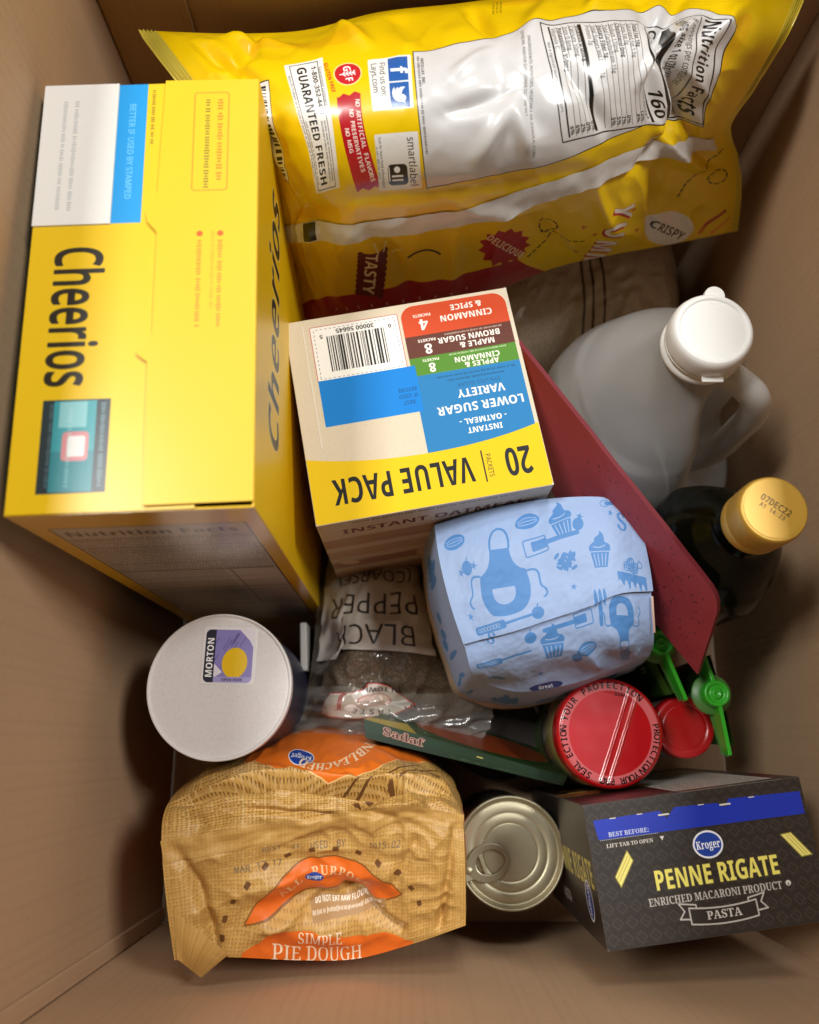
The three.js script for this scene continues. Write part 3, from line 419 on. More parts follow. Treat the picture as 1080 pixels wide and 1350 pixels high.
// ---------- tan flour bag with burlap print ----------
{
  const fold = (s, t, a, wd) => { const q = (t - a) / wd; return Math.exp(-q * q); };
  const disp = (s, t) => {
    const e = Math.min(1, Math.min(s, 1 - s) * 10, Math.min(t, 1 - t) * 16);
    let d = 0.0034 * (ridge(s * 5 + 2, t * 6) - 0.6) + 0.0018 * (ridge(s * 11 - t * 4, t * 12) - 0.6) + 0.0004 * noise(s * 40, t * 40);
    d -= 0.013 * fold(s, t, 0.30 + 0.10 * Math.max(0, s - 0.45) - 0.25 * Math.max(0, s - 0.68) + 0.02 * Math.sin(s * 14), 0.022) * Math.sin(Math.PI * Math.min(1, s * 1.1));   // sunken fold over the brow of the bag
    d += 0.006 * fold(s, t, 0.265 + 0.02 * Math.sin(s * 12), 0.02);
    d -= 0.005 * Math.exp(-(((s - 0.62) / 0.05) ** 2)) * Math.exp(-(((t - 0.42) / 0.07) ** 2));
    d -= 0.006 * Math.exp(-(((s - 0.88) / 0.03) ** 2)) * Math.exp(-(((t - 0.36) / 0.05) ** 2));
    const g2 = (a, b, wa, wb) => Math.exp(-(((s - a) / wa) ** 2) - (((t - b) / wb) ** 2));
    d += 0.004 * g2(0.3, 0.78, 0.12, 0.1) - 0.012 * g2(0.46, 0.84, 0.13, 0.035) + 0.006 * g2(0.48, 0.91, 0.16, 0.04) - 0.007 * g2(0.62, 0.80, 0.06, 0.05) + 0.005 * g2(0.68, 0.73, 0.08, 0.05);
    const line = (a, b, c, e2, w, h) => { const dx = c - a, dy = e2 - b, k = Math.min(1, Math.max(0, ((s - a) * dx + (t - b) * dy) / (dx * dx + dy * dy))), q = Math.hypot(s - a - k * dx, t - b - k * dy) / w; return h * Math.exp(-q * q); };
    d += line(0.03, 0.55, 0.16, 0.99, 0.018, -0.006) + line(0.97, 0.5, 0.90, 0.97, 0.016, -0.005) + line(0.62, 0.40, 0.75, 0.30, 0.018, -0.008) + line(0.60, 0.44, 0.72, 0.50, 0.02, -0.004) + line(0.30, 0.90, 0.46, 0.83, 0.015, 0.004) + line(0.56, 0.80, 0.76, 0.93, 0.016, -0.006) + line(0.25, 0.42, 0.5, 0.47, 0.018, -0.004) + line(0.80, 0.62, 0.74, 0.75, 0.02, -0.003);
    return d * e;
  };
  const bag = surface(DOUGH_GRID, disp), CW = 1536, CH = 1280, q = (s, t) => [s * CW, t * CH];
  const weave = (g, w, h, st, con) => {
    g.fillStyle = '#c2964c'; g.fillRect(0, 0, w, h); const row = [], col = []; for (let i = 0; i < 400; i++) { row.push(rnd()); col.push(rnd()); }
    for (let j = 0, y = 0; y < h; y += st, j++) for (let i = 0, x = 0; x < w; x += st, i++) {
      const over = (i + j) % 2, k = over ? row[j] : col[i], ox = (rnd() - 0.5) * 2.5, oy = (rnd() - 0.5) * 2.5;
      g.globalAlpha = con * 1.5; g.fillStyle = '#5c3d14'; g.fillRect(x - st * 0.5 + ox, y - st * 0.5 + oy, st * 0.42, st * 0.42);
      g.globalAlpha = con * (0.5 + rnd() * 0.6); g.fillStyle = k < 0.3 ? '#a57836' : k < 0.7 ? '#d6ae66' : '#e6c78a'; g.beginPath(); if (over) g.ellipse(x + ox, y + oy, st * 0.62, st * 0.34, 0, 0, 7); else g.ellipse(x + ox, y + oy, st * 0.32, st * 0.6, 0, 0, 7); g.fill();
    }
    g.globalAlpha = 1; for (let i = 0; i < 90; i++) { g.globalAlpha = con * 0.35; g.fillStyle = rnd() < 0.5 ? '#8a6428' : '#ecd09a'; const v = rnd() < 0.5; g.fillRect(v ? rnd() * w : 0, v ? 0 : rnd() * h, v ? st * 0.5 : w, v ? h : st * 0.5); }
    g.globalAlpha = 1;
  };
  const art = canvas(CW, CH, (g) => {
    weave(g, CW, CH, 17, 0.5);
    g.save(); g.beginPath(); g.rect(0, CH * 0.475, CW, CH); g.clip(); g.fillStyle = '#c79d56'; g.globalAlpha = 0.5; g.fillRect(0, 0, CW, CH); g.globalAlpha = 1; g.restore();
    const brown = '#6a4420';
    // banner on the front of the bag
    poly(g, [q(0.2, 0), q(0.9, 0), q(0.84, 0.06), q(0.57, 0.275), q(0.50, 0.285), q(0.23, 0.14)], '#e8741a');
    g.strokeStyle = '#f3c98a'; g.lineWidth = 4; g.beginPath(); g.moveTo(...q(0.23, 0.14)); g.lineTo(...q(0.50, 0.285)); g.lineTo(...q(0.57, 0.275)); g.lineTo(...q(0.86, 0.04)); g.stroke();
    { const [x, y] = q(0.404, 0.128); g.save(); g.translate(x, y); g.rotate(Math.PI); g.beginPath(); g.ellipse(0, 0, 66, 44, 0, 0, 7); g.fillStyle = '#e9ecf2'; g.fill(); g.beginPath(); g.ellipse(0, 0, 61, 39, 0, 0, 7); g.fillStyle = '#163f9f'; g.fill(); text(g, 'Kroger', 0, 0, 36, { color: '#f3f5fa', font: 'serif', max: 106 }); g.restore(); }
    arcText(g, 'UNBLEACHED', q(0.5, 0)[0], q(0.5, 0)[1] - 30, 262, 0.38, 2.2, 66, { color: '#f6dcb8', font: 'serif' });
    g.strokeStyle = brown; g.lineWidth = 9; for (const k of [0, 0.035]) { g.beginPath(); g.moveTo(...q(0.55, 0.325 + k)); g.lineTo(...q(0.93, 0.05 + k)); g.stroke(); }
    for (let i = 0; i < 9; i++) { const [x, y] = q(0.60 + i * 0.04, 0.39 - i * 0.032); g.save(); g.translate(x, y); g.rotate(-0.5); rr(g, -20, -10, 36, 20, 5, brown); g.restore(); }
    // date print
    text(g, 'BEST  IF  USED  BY', ...q(0.42, 0.615), 40, { color: '#7d6a50', font: 'monospace', rot: -0.01 }); text(g, '1015:02', ...q(0.70, 0.612), 40, { color: '#7d6a50', font: 'monospace' }); text(g, 'MAR 17 17', ...q(0.27, 0.685), 42, { color: '#7d6a50', font: 'monospace', rot: -0.05 });
    // arched orange label on the fold
    g.beginPath(); g.moveTo(...q(0.235, 0.885)); g.bezierCurveTo(...q(0.30, 0.73), ...q(0.40, 0.665), ...q(0.50, 0.665)); g.bezierCurveTo(...q(0.62, 0.665), ...q(0.70, 0.72), ...q(0.76, 0.80)); g.bezierCurveTo(...q(0.70, 0.85), ...q(0.64, 0.84), ...q(0.58, 0.80)); g.bezierCurveTo(...q(0.48, 0.775), ...q(0.40, 0.84), ...q(0.235, 0.895)); g.closePath(); g.fillStyle = '#e46d1c'; g.fill(); g.strokeStyle = '#8a5a26'; g.lineWidth = 8; g.stroke();
    arcText(g, 'ALL PURPOSE', ...q(0.5, 0.95), 300, -2.55, -0.75, 60, { color: '#f2c79a', font: 'serif' });
    { const [x, y] = q(0.45, 0.742); g.beginPath(); g.ellipse(x, y, 50, 22, 0.1, 0, 7); g.fillStyle = '#27469a'; g.fill(); text(g, 'Kroger', x, y, 26, { color: '#dfe4f0', font: 'serif', max: 80 }); }
    for (let i = 0; i < 14; i++) { const a = 2.75 + i * 0.255, [x, y] = q(0.5 + Math.cos(a) * 0.33, 0.90 + Math.sin(a) * 0.27); g.save(); g.translate(x, y); g.rotate(a + 1.57); rr(g, -17, -12, 34, 24, 6, brown); g.restore(); }
    quad(g, q(0.44, 0.845), q(0.70, 0.825), q(0.443, 0.885), 400, 60, (h) => { h.fillStyle = '#a88250'; h.fillRect(0, 0, 400, 60); text(h, 'DO NOT EAT RAW FLOUR, DOUGH', 200, 16, 22, { color: '#f3ead8', max: 390 }); fineprint(h, 5, 40, 380, 14, '#f3ead8'); });
    poly(g, [q(0.24, 0.985), q(0.33, 0.90), q(0.44, 0.90), q(0.58, 0.925), q(0.70, 0.925), q(0.80, 0.99), q(0.80, 1), q(0.24, 1)], '#e46d1c');
    text(g, 'SIMPLE', ...q(0.47, 0.924), 66, { color: '#f8e6cc', font: 'serif', w: 'normal' }); text(g, 'PIE DOUGH', ...q(0.47, 0.978), 84, { color: '#f8e6cc', font: 'serif', w: 'normal' });
  });
  const sideArt = canvas(768, 768, (g) => { weave(g, 768, 768, 12, 0.5); g.fillStyle = '#e46d1c'; g.fillRect(280, 120, 240, 648); g.fillStyle = '#f2dcb8'; text(g, 'FLOUR', 400, 420, 70, { color: '#f6dcb8', font: 'serif' }); });
  const c = bag(0.5, 0.5), t = thing('flour_bag', 'tan burlap-print paper flour bag with orange labels and folded top', 'flour bag', [c.x, 0, c.z]);
  const paper = { roughness: 0.5, clearcoat: 0.12, clearcoatRoughness: 0.4 };
  part('top_fold', patch((a, b) => bag(a, b), 200, 180), print(art, paper), t, true);
  part('bag_side', skirt(bag, 0.001, 0.004), print(sideArt, paper), t, true);
  // loose fold lying over the top, with its turned-down corners
  const lo = (s) => 0.47 + 0.05 * (1 - s) - 0.055 * s, foldArt = canvas(CW, Math.round(CH * 0.16), (g) => { weave(g, CW, 300, 17, 0.3); g.fillStyle = '#c79d56'; g.globalAlpha = 0.45; g.fillRect(0, 0, CW, 300); });
  part('fold_hem', sheetOn(bag, 0.004, 0.996, lo, (s) => lo(s) + 0.10, (a, b) => 0.0032 + 0.0008 * noise(a * 14, b * 3) - 0.003 * b, 120, 10), print(foldArt, paper), t, true);
  part('corner_tip', (() => { const A = bag(0.02, 0.80, 0.001), B = bag(0.20, 0.985, 0.001), C = bag(0.012, 0.99, 0.001), D = P(265, 1289, 0.178); return patch((a, b) => { const p = A.clone().lerp(C, a), e = B.clone().lerp(D, a); return p.lerp(e, b).add(V(0, 0.003 * Math.sin(Math.PI * a) * Math.sin(Math.PI * b), 0)); }, 16, 16); })(), print(foldArt, paper), t, true);
}

// ---------- pale blue sugar bag ----------
{
  const disp = (s, t) => {
    const low = Math.max(0, (t - 0.68) / 0.32), e = Math.min(1, Math.min(s, 1 - s) * 12, t * 14, (1 - t) * 12);
    return e * (0.0009 * (ridge(s * 6, t * 5) - 0.6) + low * (0.006 * (ridge(s * 3 + 1.3, t * 4 - s * 2) - 0.62) + 0.0022 * (ridge(s * 6, t * 7) - 0.6)) - 0.0022 * Math.exp(-(((s - 0.46 + 0.06 * t) / 0.035) ** 2)) * Math.exp(-((t / 0.3) ** 2)) + 0.0003 * noise(s * 40, t * 40));
  };
  const bag = surface(SUGAR_GRID, disp), CW = 1320, CH = 1080, q = (s, t) => [s * CW, t * CH];
  const B = '#4c84c3', L = '#96afd8';
  const at = (g, s, t, r, k, f) => { g.save(); g.translate(...q(s, t)); g.rotate(r); g.scale(k * 1.42, k * 1.42); g.fillStyle = B; g.strokeStyle = B; g.lineWidth = 4.5; f(g); g.restore(); };
  const star = (g) => { const p = []; for (let i = 0; i < 10; i++) { const a = i * Math.PI / 5, r = i % 2 ? 6 : 18; p.push([Math.sin(a) * r, -Math.cos(a) * r]); } poly(g, p, B); };
  const cup = (g) => { poly(g, [[-44, 0], [44, 0], [30, 62], [-30, 62]], B); g.strokeStyle = L; for (const x of [-28, -10, 10, 28]) { g.beginPath(); g.moveTo(x, 6); g.lineTo(x * 0.7, 56); g.stroke(); } g.beginPath(); g.moveTo(-46, -4); g.bezierCurveTo(-60, -34, -20, -34, -22, -48); g.bezierCurveTo(-24, -64, 10, -60, 2, -84); g.bezierCurveTo(34, -66, 14, -46, 30, -36); g.bezierCurveTo(60, -30, 50, -6, 46, -4); g.closePath(); g.fill(); g.beginPath(); g.moveTo(-30, -22); g.quadraticCurveTo(0, -12, 26, -26); g.stroke(); };
  const almond = (g) => { g.beginPath(); g.ellipse(0, 0, 50, 28, 0, 0, 7); g.fill(); g.strokeStyle = L; g.lineWidth = 3; for (const k of [-12, 0, 12]) { g.beginPath(); g.moveTo(-40, k * 0.5); g.quadraticCurveTo(0, k * 1.6, 40, k * 0.4); g.stroke(); } };
  const spatula = (g) => { rr(g, -10, -9, 150, 18, 8, B); rr(g, -100, -30, 92, 60, 8, null, B, 5); rr(g, -70, -18, 62, 36, 6, B); };
  const apron = (g) => { g.beginPath(); g.moveTo(-48, -120); g.lineTo(40, -120); g.bezierCurveTo(44, -70, 60, -40, 104, -30); g.bezierCurveTo(130, 60, 110, 130, 60, 150); g.quadraticCurveTo(0, 168, -70, 150); g.bezierCurveTo(-120, 110, -116, 30, -104, -20); g.bezierCurveTo(-60, -40, -46, -70, -48, -120); g.fill(); g.beginPath(); g.moveTo(-52, 34); g.lineTo(50, 34); g.quadraticCurveTo(60, 104, 0, 108); g.quadraticCurveTo(-58, 104, -52, 34); g.fillStyle = L; g.fill(); g.beginPath(); g.moveTo(-44, -118); g.bezierCurveTo(-60, -230, 52, -230, 38, -118); g.lineWidth = 9; g.stroke(); for (const k of [-1, 1]) { g.beginPath(); g.moveTo(k * 104, -20); g.bezierCurveTo(k * 190, -40, k * 140, 40, k * 170, 60); g.bezierCurveTo(k * 200, 90, k * 170, 110, k * 166, 104); g.stroke(); } };
  const tree = (g) => { for (let i = 0; i < 26; i++) { g.beginPath(); g.ellipse((rnd() - 0.5) * 70, (rnd() - 0.5) * 60, 14, 6, rnd() * 3, 0, 7); g.fill(); } };
  const cake = (g) => { for (let i = 0; i < 16; i++) { g.beginPath(); g.arc((rnd() - 0.5) * 80, -36 - rnd() * 40, 13, 0, 7); g.stroke(); } g.beginPath(); g.moveTo(-90, -20); g.lineTo(70, -20); g.lineTo(70, 30); for (let i = 0; i < 5; i++) { const x = 70 - i * 32; g.quadraticCurveTo(x - 8, 60 + (i % 2) * 24, x - 16, 24); g.quadraticCurveTo(x - 24, 8, x - 32, 26); } g.closePath(); g.fill(); };
  const fork = (g) => { for (const x of [-24, 0, 24]) { g.beginPath(); g.ellipse(x, -20, 9, 40, 0, 0, 7); g.fill(); } rr(g, -10, 10, 20, 90, 8, B); };
  const fruit = (g) => { g.beginPath(); g.arc(0, 0, 25, 0, 7); g.fill(); g.beginPath(); g.moveTo(0, -20); g.lineTo(8, -38); g.stroke(); };
  const rod = (g) => { rr(g, -130, -16, 150, 32, 10, B); rr(g, 10, -5, 150, 10, 5, B); g.strokeStyle = L; g.lineWidth = 3; for (let i = -110; i < 0; i += 16) { g.beginPath(); g.arc(i, 0, 7, 0, 7); g.stroke(); } };
  const ess = (g) => text(g, 'S', 0, 0, 110, { color: B, font: 'serif' });
  const paintIt = (g) => {
    g.fillStyle = L; g.fillRect(0, 0, CW, CH); grain(g, CW, CH, 24000, ['#fff', '#8fa6cc'], 2, 0.16);
    at(g, 0.285, 0.335, 0.08, 0.85, apron); at(g, 0.555, 0.13, -0.2, 0.95, cup); at(g, 0.72, 0.31, 0.05, 1.0, cup); at(g, 0.49, 0.215, -0.12, 0.95, spatula); at(g, 0.90, 0.03, -0.1, 0.8, (h) => { rr(h, -150, -10, 190, 20, 10, B); h.beginPath(); h.ellipse(-150, 0, 28, 18, 0, 0, 7); h.stroke(); });
    at(g, 0.09, 0.13, -0.15, 1, almond); at(g, 0.415, 0.10, -0.25, 0.95, almond); at(g, 0.55, 0.325, 0, 1.05, tree); at(g, 0.865, 0.145, 0.1, 1, ess); at(g, 0.89, 0.45, 0.05, 1, cake); at(g, 0.675, 0.58, 0.1, 0.9, fork);
    for (const [s, t] of [[0.10, 0.27], [0.17, 0.25], [0.64, 0.12], [0.565, 0.46], [0.09, 0.47], [0.80, 0.1], [0.35, 0.9], [0.63, 0.93]]) at(g, s, t, 0.3, 1, star); for (const [s, t] of [[0.135, 0.255], [0.63, 0.155], [0.39, 0.54], [0.34, 0.66], [0.52, 0.83]]) at(g, s, t, 0, 0.95, fruit);
    at(g, 0.23, 0.545, -0.03, 1, rod); at(g, 0.79, 0.69, Math.PI + 0.05, 0.62, apron); at(g, 0.425, 0.72, 0.1, 0.95, cup); at(g, 0.578, 0.79, -0.1, 0.95, almond); at(g, 0.53, 0.64, -0.02, 0.9, (h) => { h.scale(-1, 1); spatula(h); }); at(g, 0.16, 0.60, 0.5, 0.7, ess); at(g, 0.17, 0.75, -0.1, 0.95, rod); at(g, 0.12, 0.9, 0.3, 0.9, almond); at(g, 0.80, 0.9, 0, 0.7, cup);
    { const [x, y] = q(0.36, 0.985); g.beginPath(); g.ellipse(x, y, 100, 26, 0, 0, 7); g.fillStyle = '#24407c'; g.fill(); text(g, 'Great', x, y, 32, { color: '#dfe6f4' }); }
  };
  const art = canvas(CW, CH, paintIt), paper = { roughness: 0.6, clearcoat: 0.08, clearcoatRoughness: 0.5 };
  const sideArt = canvas(1024, 512, (g, w, h) => { g.fillStyle = L; g.fillRect(0, 0, w, h); g.fillStyle = '#c8b79c'; g.fillRect(0, 170, w, h); g.fillStyle = '#7d6a54'; for (let x = 0; x < w; x += 26) g.fillRect(x, 166, 13, 7); g.fillStyle = B; for (let i = 0; i < 14; i++) { g.beginPath(); g.ellipse(rnd() * w, 60 + rnd() * 70, 34, 18, rnd() * 3, 0, 7); g.fill(); } g.fillStyle = '#b48758'; g.fillRect(0, 300, w, 60); grain(g, w, h, 9000, ['#fff', '#76654e'], 2, 0.2); });
  const c = bag(0.5, 0.5), t = thing('sugar_bag', 'pale blue paper bag printed with aprons and cupcakes', 'sugar bag', [c.x, 0, c.z]);
  part('bag_top', patch((a, b) => bag(a, b), 160, 140), print(art, paper), t, true);
  part('bag_side', skirt(bag, 0.001, 0.007), print(sideArt, paper), t, true);
  const edge = pieces([[0, 0.592], [0.35, 0.592], [0.63, 0.585], [1, 0.50]]);
  const f = part('folded_flap', patch((a, b) => { const tt = 0.015 + (edge(a) - 0.015) * b; return bag(a * 0.996 + 0.002, tt, 0.0012 + 0.0012 * b); }, 120, 60, (a, b) => [a, 1 - (0.015 + (edge(a) - 0.015) * b)]), print(art, paper), t, true);
  part('flap_hem', patch((a, b) => bag(a * 0.996 + 0.002, edge(a), 0.0024 - 0.0012 * b), 100, 1), S({ color: 0xdbe3f2, roughness: 0.7 }), f).geometry.translate(-t.position.x, -t.position.y, -t.position.z);
  part('seal_strip', patch((a, b) => bag(0.985 + 0.014 * a, 0.53 + 0.2 * b, 0.002), 4, 12), S({ color: 0xd8b8a8, roughness: 0.6 }), t, true);
}

// ---------- salt canister ----------
{
  const r = 0.0425, h = 0.18, K = 12;
  const top = canvas(85 * K, 85 * K, (g) => {
    g.scale(K, K); g.fillStyle = '#e0dcda'; g.fillRect(0, 0, 85, 85); grain(g, 85, 85, 7000, ['#fff', '#c3babc', '#cfb9c1'], 0.7, 0.22);
    g.save(); g.translate(46.7, 25.5); g.rotate(0.02); rr(g, -15.6, -17.6, 32, 33.5, 2, '#ebe8e8');
    g.save(); g.beginPath(); g.roundRect(-14, -16, 28.5, 31, 3); g.clip(); g.fillStyle = '#8d84c4'; g.fillRect(-14, -16, 29, 32);
    g.strokeStyle = '#57508c'; g.lineWidth = 0.35; for (let i = 0; i < 16; i++) { const x = -8 + rnd() * 20, y = -15 + rnd() * 22; g.beginPath(); g.moveTo(x, y); g.lineTo(x - 4, y + 7); g.stroke(); }
    g.fillStyle = '#e8e4ee'; poly(g, [[6, -16], [15, -16], [15, -5], [12, -10]], '#e8e4ee'); poly(g, [[-8, 4], [-3, 9], [-8, 12.5]], '#e8e4ee');
    g.beginPath(); g.ellipse(4, 3.5, 7.5, 9, 0.1, 0, 7); g.fillStyle = '#f0c51a'; g.fill();      // plain patch of colour where the figure stands
    g.fillStyle = '#a9a2d6'; g.fillRect(-14, 11.6, 29, 4); g.fillStyle = '#262a3a'; g.fillRect(-14, -16, 6, 32); g.restore();
    text(g, 'MORTON', -11, 0.5, 5.4, { color: '#fff', rot: -Math.PI / 2, max: 24 }); text(g, 'OPEN HERE', 3, 13.6, 2.3, { color: '#2b2848' });
    g.restore();
  });
  const wrap = canvas(1024, 512, (g, w, hh) => { g.fillStyle = '#141d3e'; g.fillRect(0, 0, w, hh); g.fillStyle = '#141d3e'; g.fillRect(0, 0, w, 26); text(g, 'SALT', 256, 220, 120, { color: '#fff' }); text(g, 'SALT', 768, 220, 120, { color: '#fff' }); });
  const t = thing('salt_canister', 'round salt canister with white lid and purple sticker', 'salt canister', [-0.1115, 0, -0.0345]);
  part('tube', lathe([[0, 0], [r - 0.001, 0], [r - 0.001, h - 0.004]]), print(wrap), t);
  part('lid', planarTop(new THREE.CylinderGeometry(r - 0.0012, r - 0.0012, 0.002, 80).translate(0, h - 0.002, 0), -r, -r, 2 * r, 2 * r), print(top, { roughness: 0.75, clearcoat: 0 }), t);
  part('lid_rim', lathe([[r - 0.002, h - 0.001], [r - 0.0012, h + 0.0003], [r - 0.0002, h + 0.0002], [r, h - 0.001], [r, h - 0.006], [r - 0.001, h - 0.0065]], 96), S({ color: 0xe4e0de, roughness: 0.7 }), t);
  part('spout_sticker', (() => { const g = box(0.0318, 0.0003, 0.0332, 0.0046, h - 0.0008, -0.0178); return planarTop(g, -r, -r, 2 * r, 2 * r); })(), print(top, { roughness: 0.35, clearcoat: 0.4 }), t);
}
// ---------- clear pouch of ground pepper ----------
const PEPPER_GRID = [
 [[425,733,0.060],[480,726,0.075],[535,728,0.075],[568,745,0.055]],
 [[418,800,0.080],[472,795,0.112],[540,795,0.110],[590,812,0.075]],
 [[412,868,0.085],[466,865,0.122],[545,870,0.116],[612,885,0.080]],
 [[400,930,0.090],[456,922,0.116],[550,932,0.108],[640,928,0.085]],
 [[385,966,0.088],[446,953,0.098],[535,960,0.094],[610,950,0.082]]];
{
  const disp = (s, t) => Math.min(1, Math.min(s, 1 - s) * 10, Math.min(t, 1 - t) * 10) * (0.0025 * (ridge(s * 5, t * 6) - 0.6) + 0.002 * (ridge(s * 9 + t * 3, t * 11) - 0.6) + 0.0004 * noise(s * 30, t * 30));
  const bag = surface(PEPPER_GRID, disp);
  const art = canvas(768, 768, (g, w, h) => { g.fillStyle = '#5e5040'; g.fillRect(0, 0, w, h); grain(g, w, h, 60000, ['#2a231b', '#8c7c66', '#3c3228', '#a3947c'], 3, 0.7); });
  const c = bag(0.5, 0.5), t = thing('pepper_pouch', 'clear plastic pouch of ground pepper with white label', 'spice pouch', [c.x, 0, c.z]);
  const filmOver = { roughness: 0.7, clearcoat: 1, clearcoatRoughness: 0.1 };
  part('pouch_body', patch((a, b) => bag(a, b), 110, 120), print(art, filmOver), t, true);
  part('pouch_side', skirt(bag, 0.002, 0.002, 30, 8), print(art, filmOver), t, true);
  const lab = canvas(640, 560, (g, w, h) => { g.fillStyle = '#cfcac2'; g.fillRect(0, 0, w, h); const o = { color: '#2b2723', rot: Math.PI, w: 'normal' }; text(g, 'BLACK', 330, 470, 150, { ...o, max: 520 }); text(g, 'PEPPER', 320, 300, 150, { ...o, max: 560 }); text(g, '(COARSE)', 320, 150, 105, { ...o, max: 460 }); fineprint(g, 90, 56, 440, 20, '#57504a', 0.6); grain(g, w, h, 4000, ['#fff', '#9a948a'], 3, 0.2); });
  part('white_label', patch((a, b) => { const s = 0.07 + 0.72 * a, tt = 0.02 + (0.45 + 0.05 * (a < 0.25 ? 1 : 0) * b) * b; return bag(s, tt, 0.0015 + 0.002 * Math.abs(noise(a * 5, b * 5)) + 0.001 * b); }, 50, 40), print(lab, { roughness: 0.45, clearcoat: 0.4 }), t, true, 'white label reading black pepper coarse');
  const badge = canvas(512, 320, (g, w, h) => {
    g.clearRect(0, 0, w, h); g.beginPath(); g.moveTo(20, 250); g.lineTo(60, 130); g.quadraticCurveTo(250, 120, 260, 40); g.quadraticCurveTo(340, 10, 400, 70); g.quadraticCurveTo(470, 130, 500, 150); g.quadraticCurveTo(330, 330, 20, 290); g.closePath(); g.fillStyle = '#dcd6cf'; g.fill(); g.strokeStyle = '#b3302c'; g.lineWidth = 7; g.stroke();
    text(g, 'J', 130, 200, 130, { color: '#b3302c', font: 'serif', rot: Math.PI }); g.beginPath(); g.ellipse(300, 150, 80, 44, -0.2, 0, 7); g.fillStyle = '#e8cfc4'; g.fill(); g.strokeStyle = '#b3302c'; g.lineWidth = 4; g.stroke();
    arcText(g, 'BEST TASTE', 270, -120, 360, 0.62, 1.78, 50, { color: '#26211d' }); text(g, 'IN TOWN', 330, 70, 44, { color: '#26211d', rot: Math.PI - 0.1 });
  });
  part('round_sticker', patch((a, b) => bag(0.20 + 0.46 * a, 0.60 + 0.25 * b, 0.0045 + 0.003 * Math.sin(a * 3 + 0.4) * b), 40, 30), PH({ map: tex(badge), alphaTest: 0.5, transparent: true, roughness: 0.4, clearcoat: 0.6, clearcoatRoughness: 0.15 }), t, true, 'white and red sticker reading best taste in town');
  part('film_flap', patch((a, b) => { const p = bag(0.02 + 0.96 * a, 0.66 + 0.33 * b, 0.004 + 0.007 * b + 0.004 * (ridge(a * 7, b * 5) - 0.5)); return p.add(V(0.012 * a * b, 0.004 * b, 0.004 * b)); }, 60, 30), PH({ color: 0xe9e6df, transmission: 0.86, thickness: 0, roughness: 0.12, clearcoat: 0.6 }), t, true);
}

// ---------- clear bag of brown sugar under the crisps ----------
{
  const art = canvas(768, 512, (g, w, h) => { g.fillStyle = '#cfc2b0'; g.fillRect(0, 0, w, h); grain(g, w, h, 26000, ['#97816a', '#e0ceb6', '#a8927a'], 4, 0.3); g.strokeStyle = '#47301f'; g.lineWidth = 9; for (const x of [352, 384, 424]) { g.beginPath(); g.moveTo(x - 30, 0); g.quadraticCurveTo(x + 20, 260, x + 6, 512); g.stroke(); } });
  const cx = 0.137, cz = -0.352, t = thing('brown_sugar_bag', 'clear plastic bag of pale brown sugar under the crisps bag', 'sugar bag', [cx, 0, cz]);
  const f = (sgn) => patch((a, b) => {
    const x = (a * 2 - 1), z = (b * 2 - 1), k = Math.pow(Math.max(0, 1 - Math.abs(x) ** 3.2), 0.5) * Math.pow(Math.max(0, 1 - Math.abs(z) ** 2.6), 0.5);
    const w = sgn > 0 ? 0.003 * (ridge(a * 6, b * 5) - 0.6) + 0.002 * (ridge(a * 13 + b * 4, b * 11) - 0.6) : 0;
    return V(cx + x * 0.083, 0.062 + sgn * 0.060 * k + w * k, cz + z * 0.068);
  }, 90, 60);
  const m = print(art, { roughness: 0.65, clearcoat: 1, clearcoatRoughness: 0.12 });
  part('bag_top', f(1), m, t, true); part('bag_underside', f(-1), m, t, true);
}

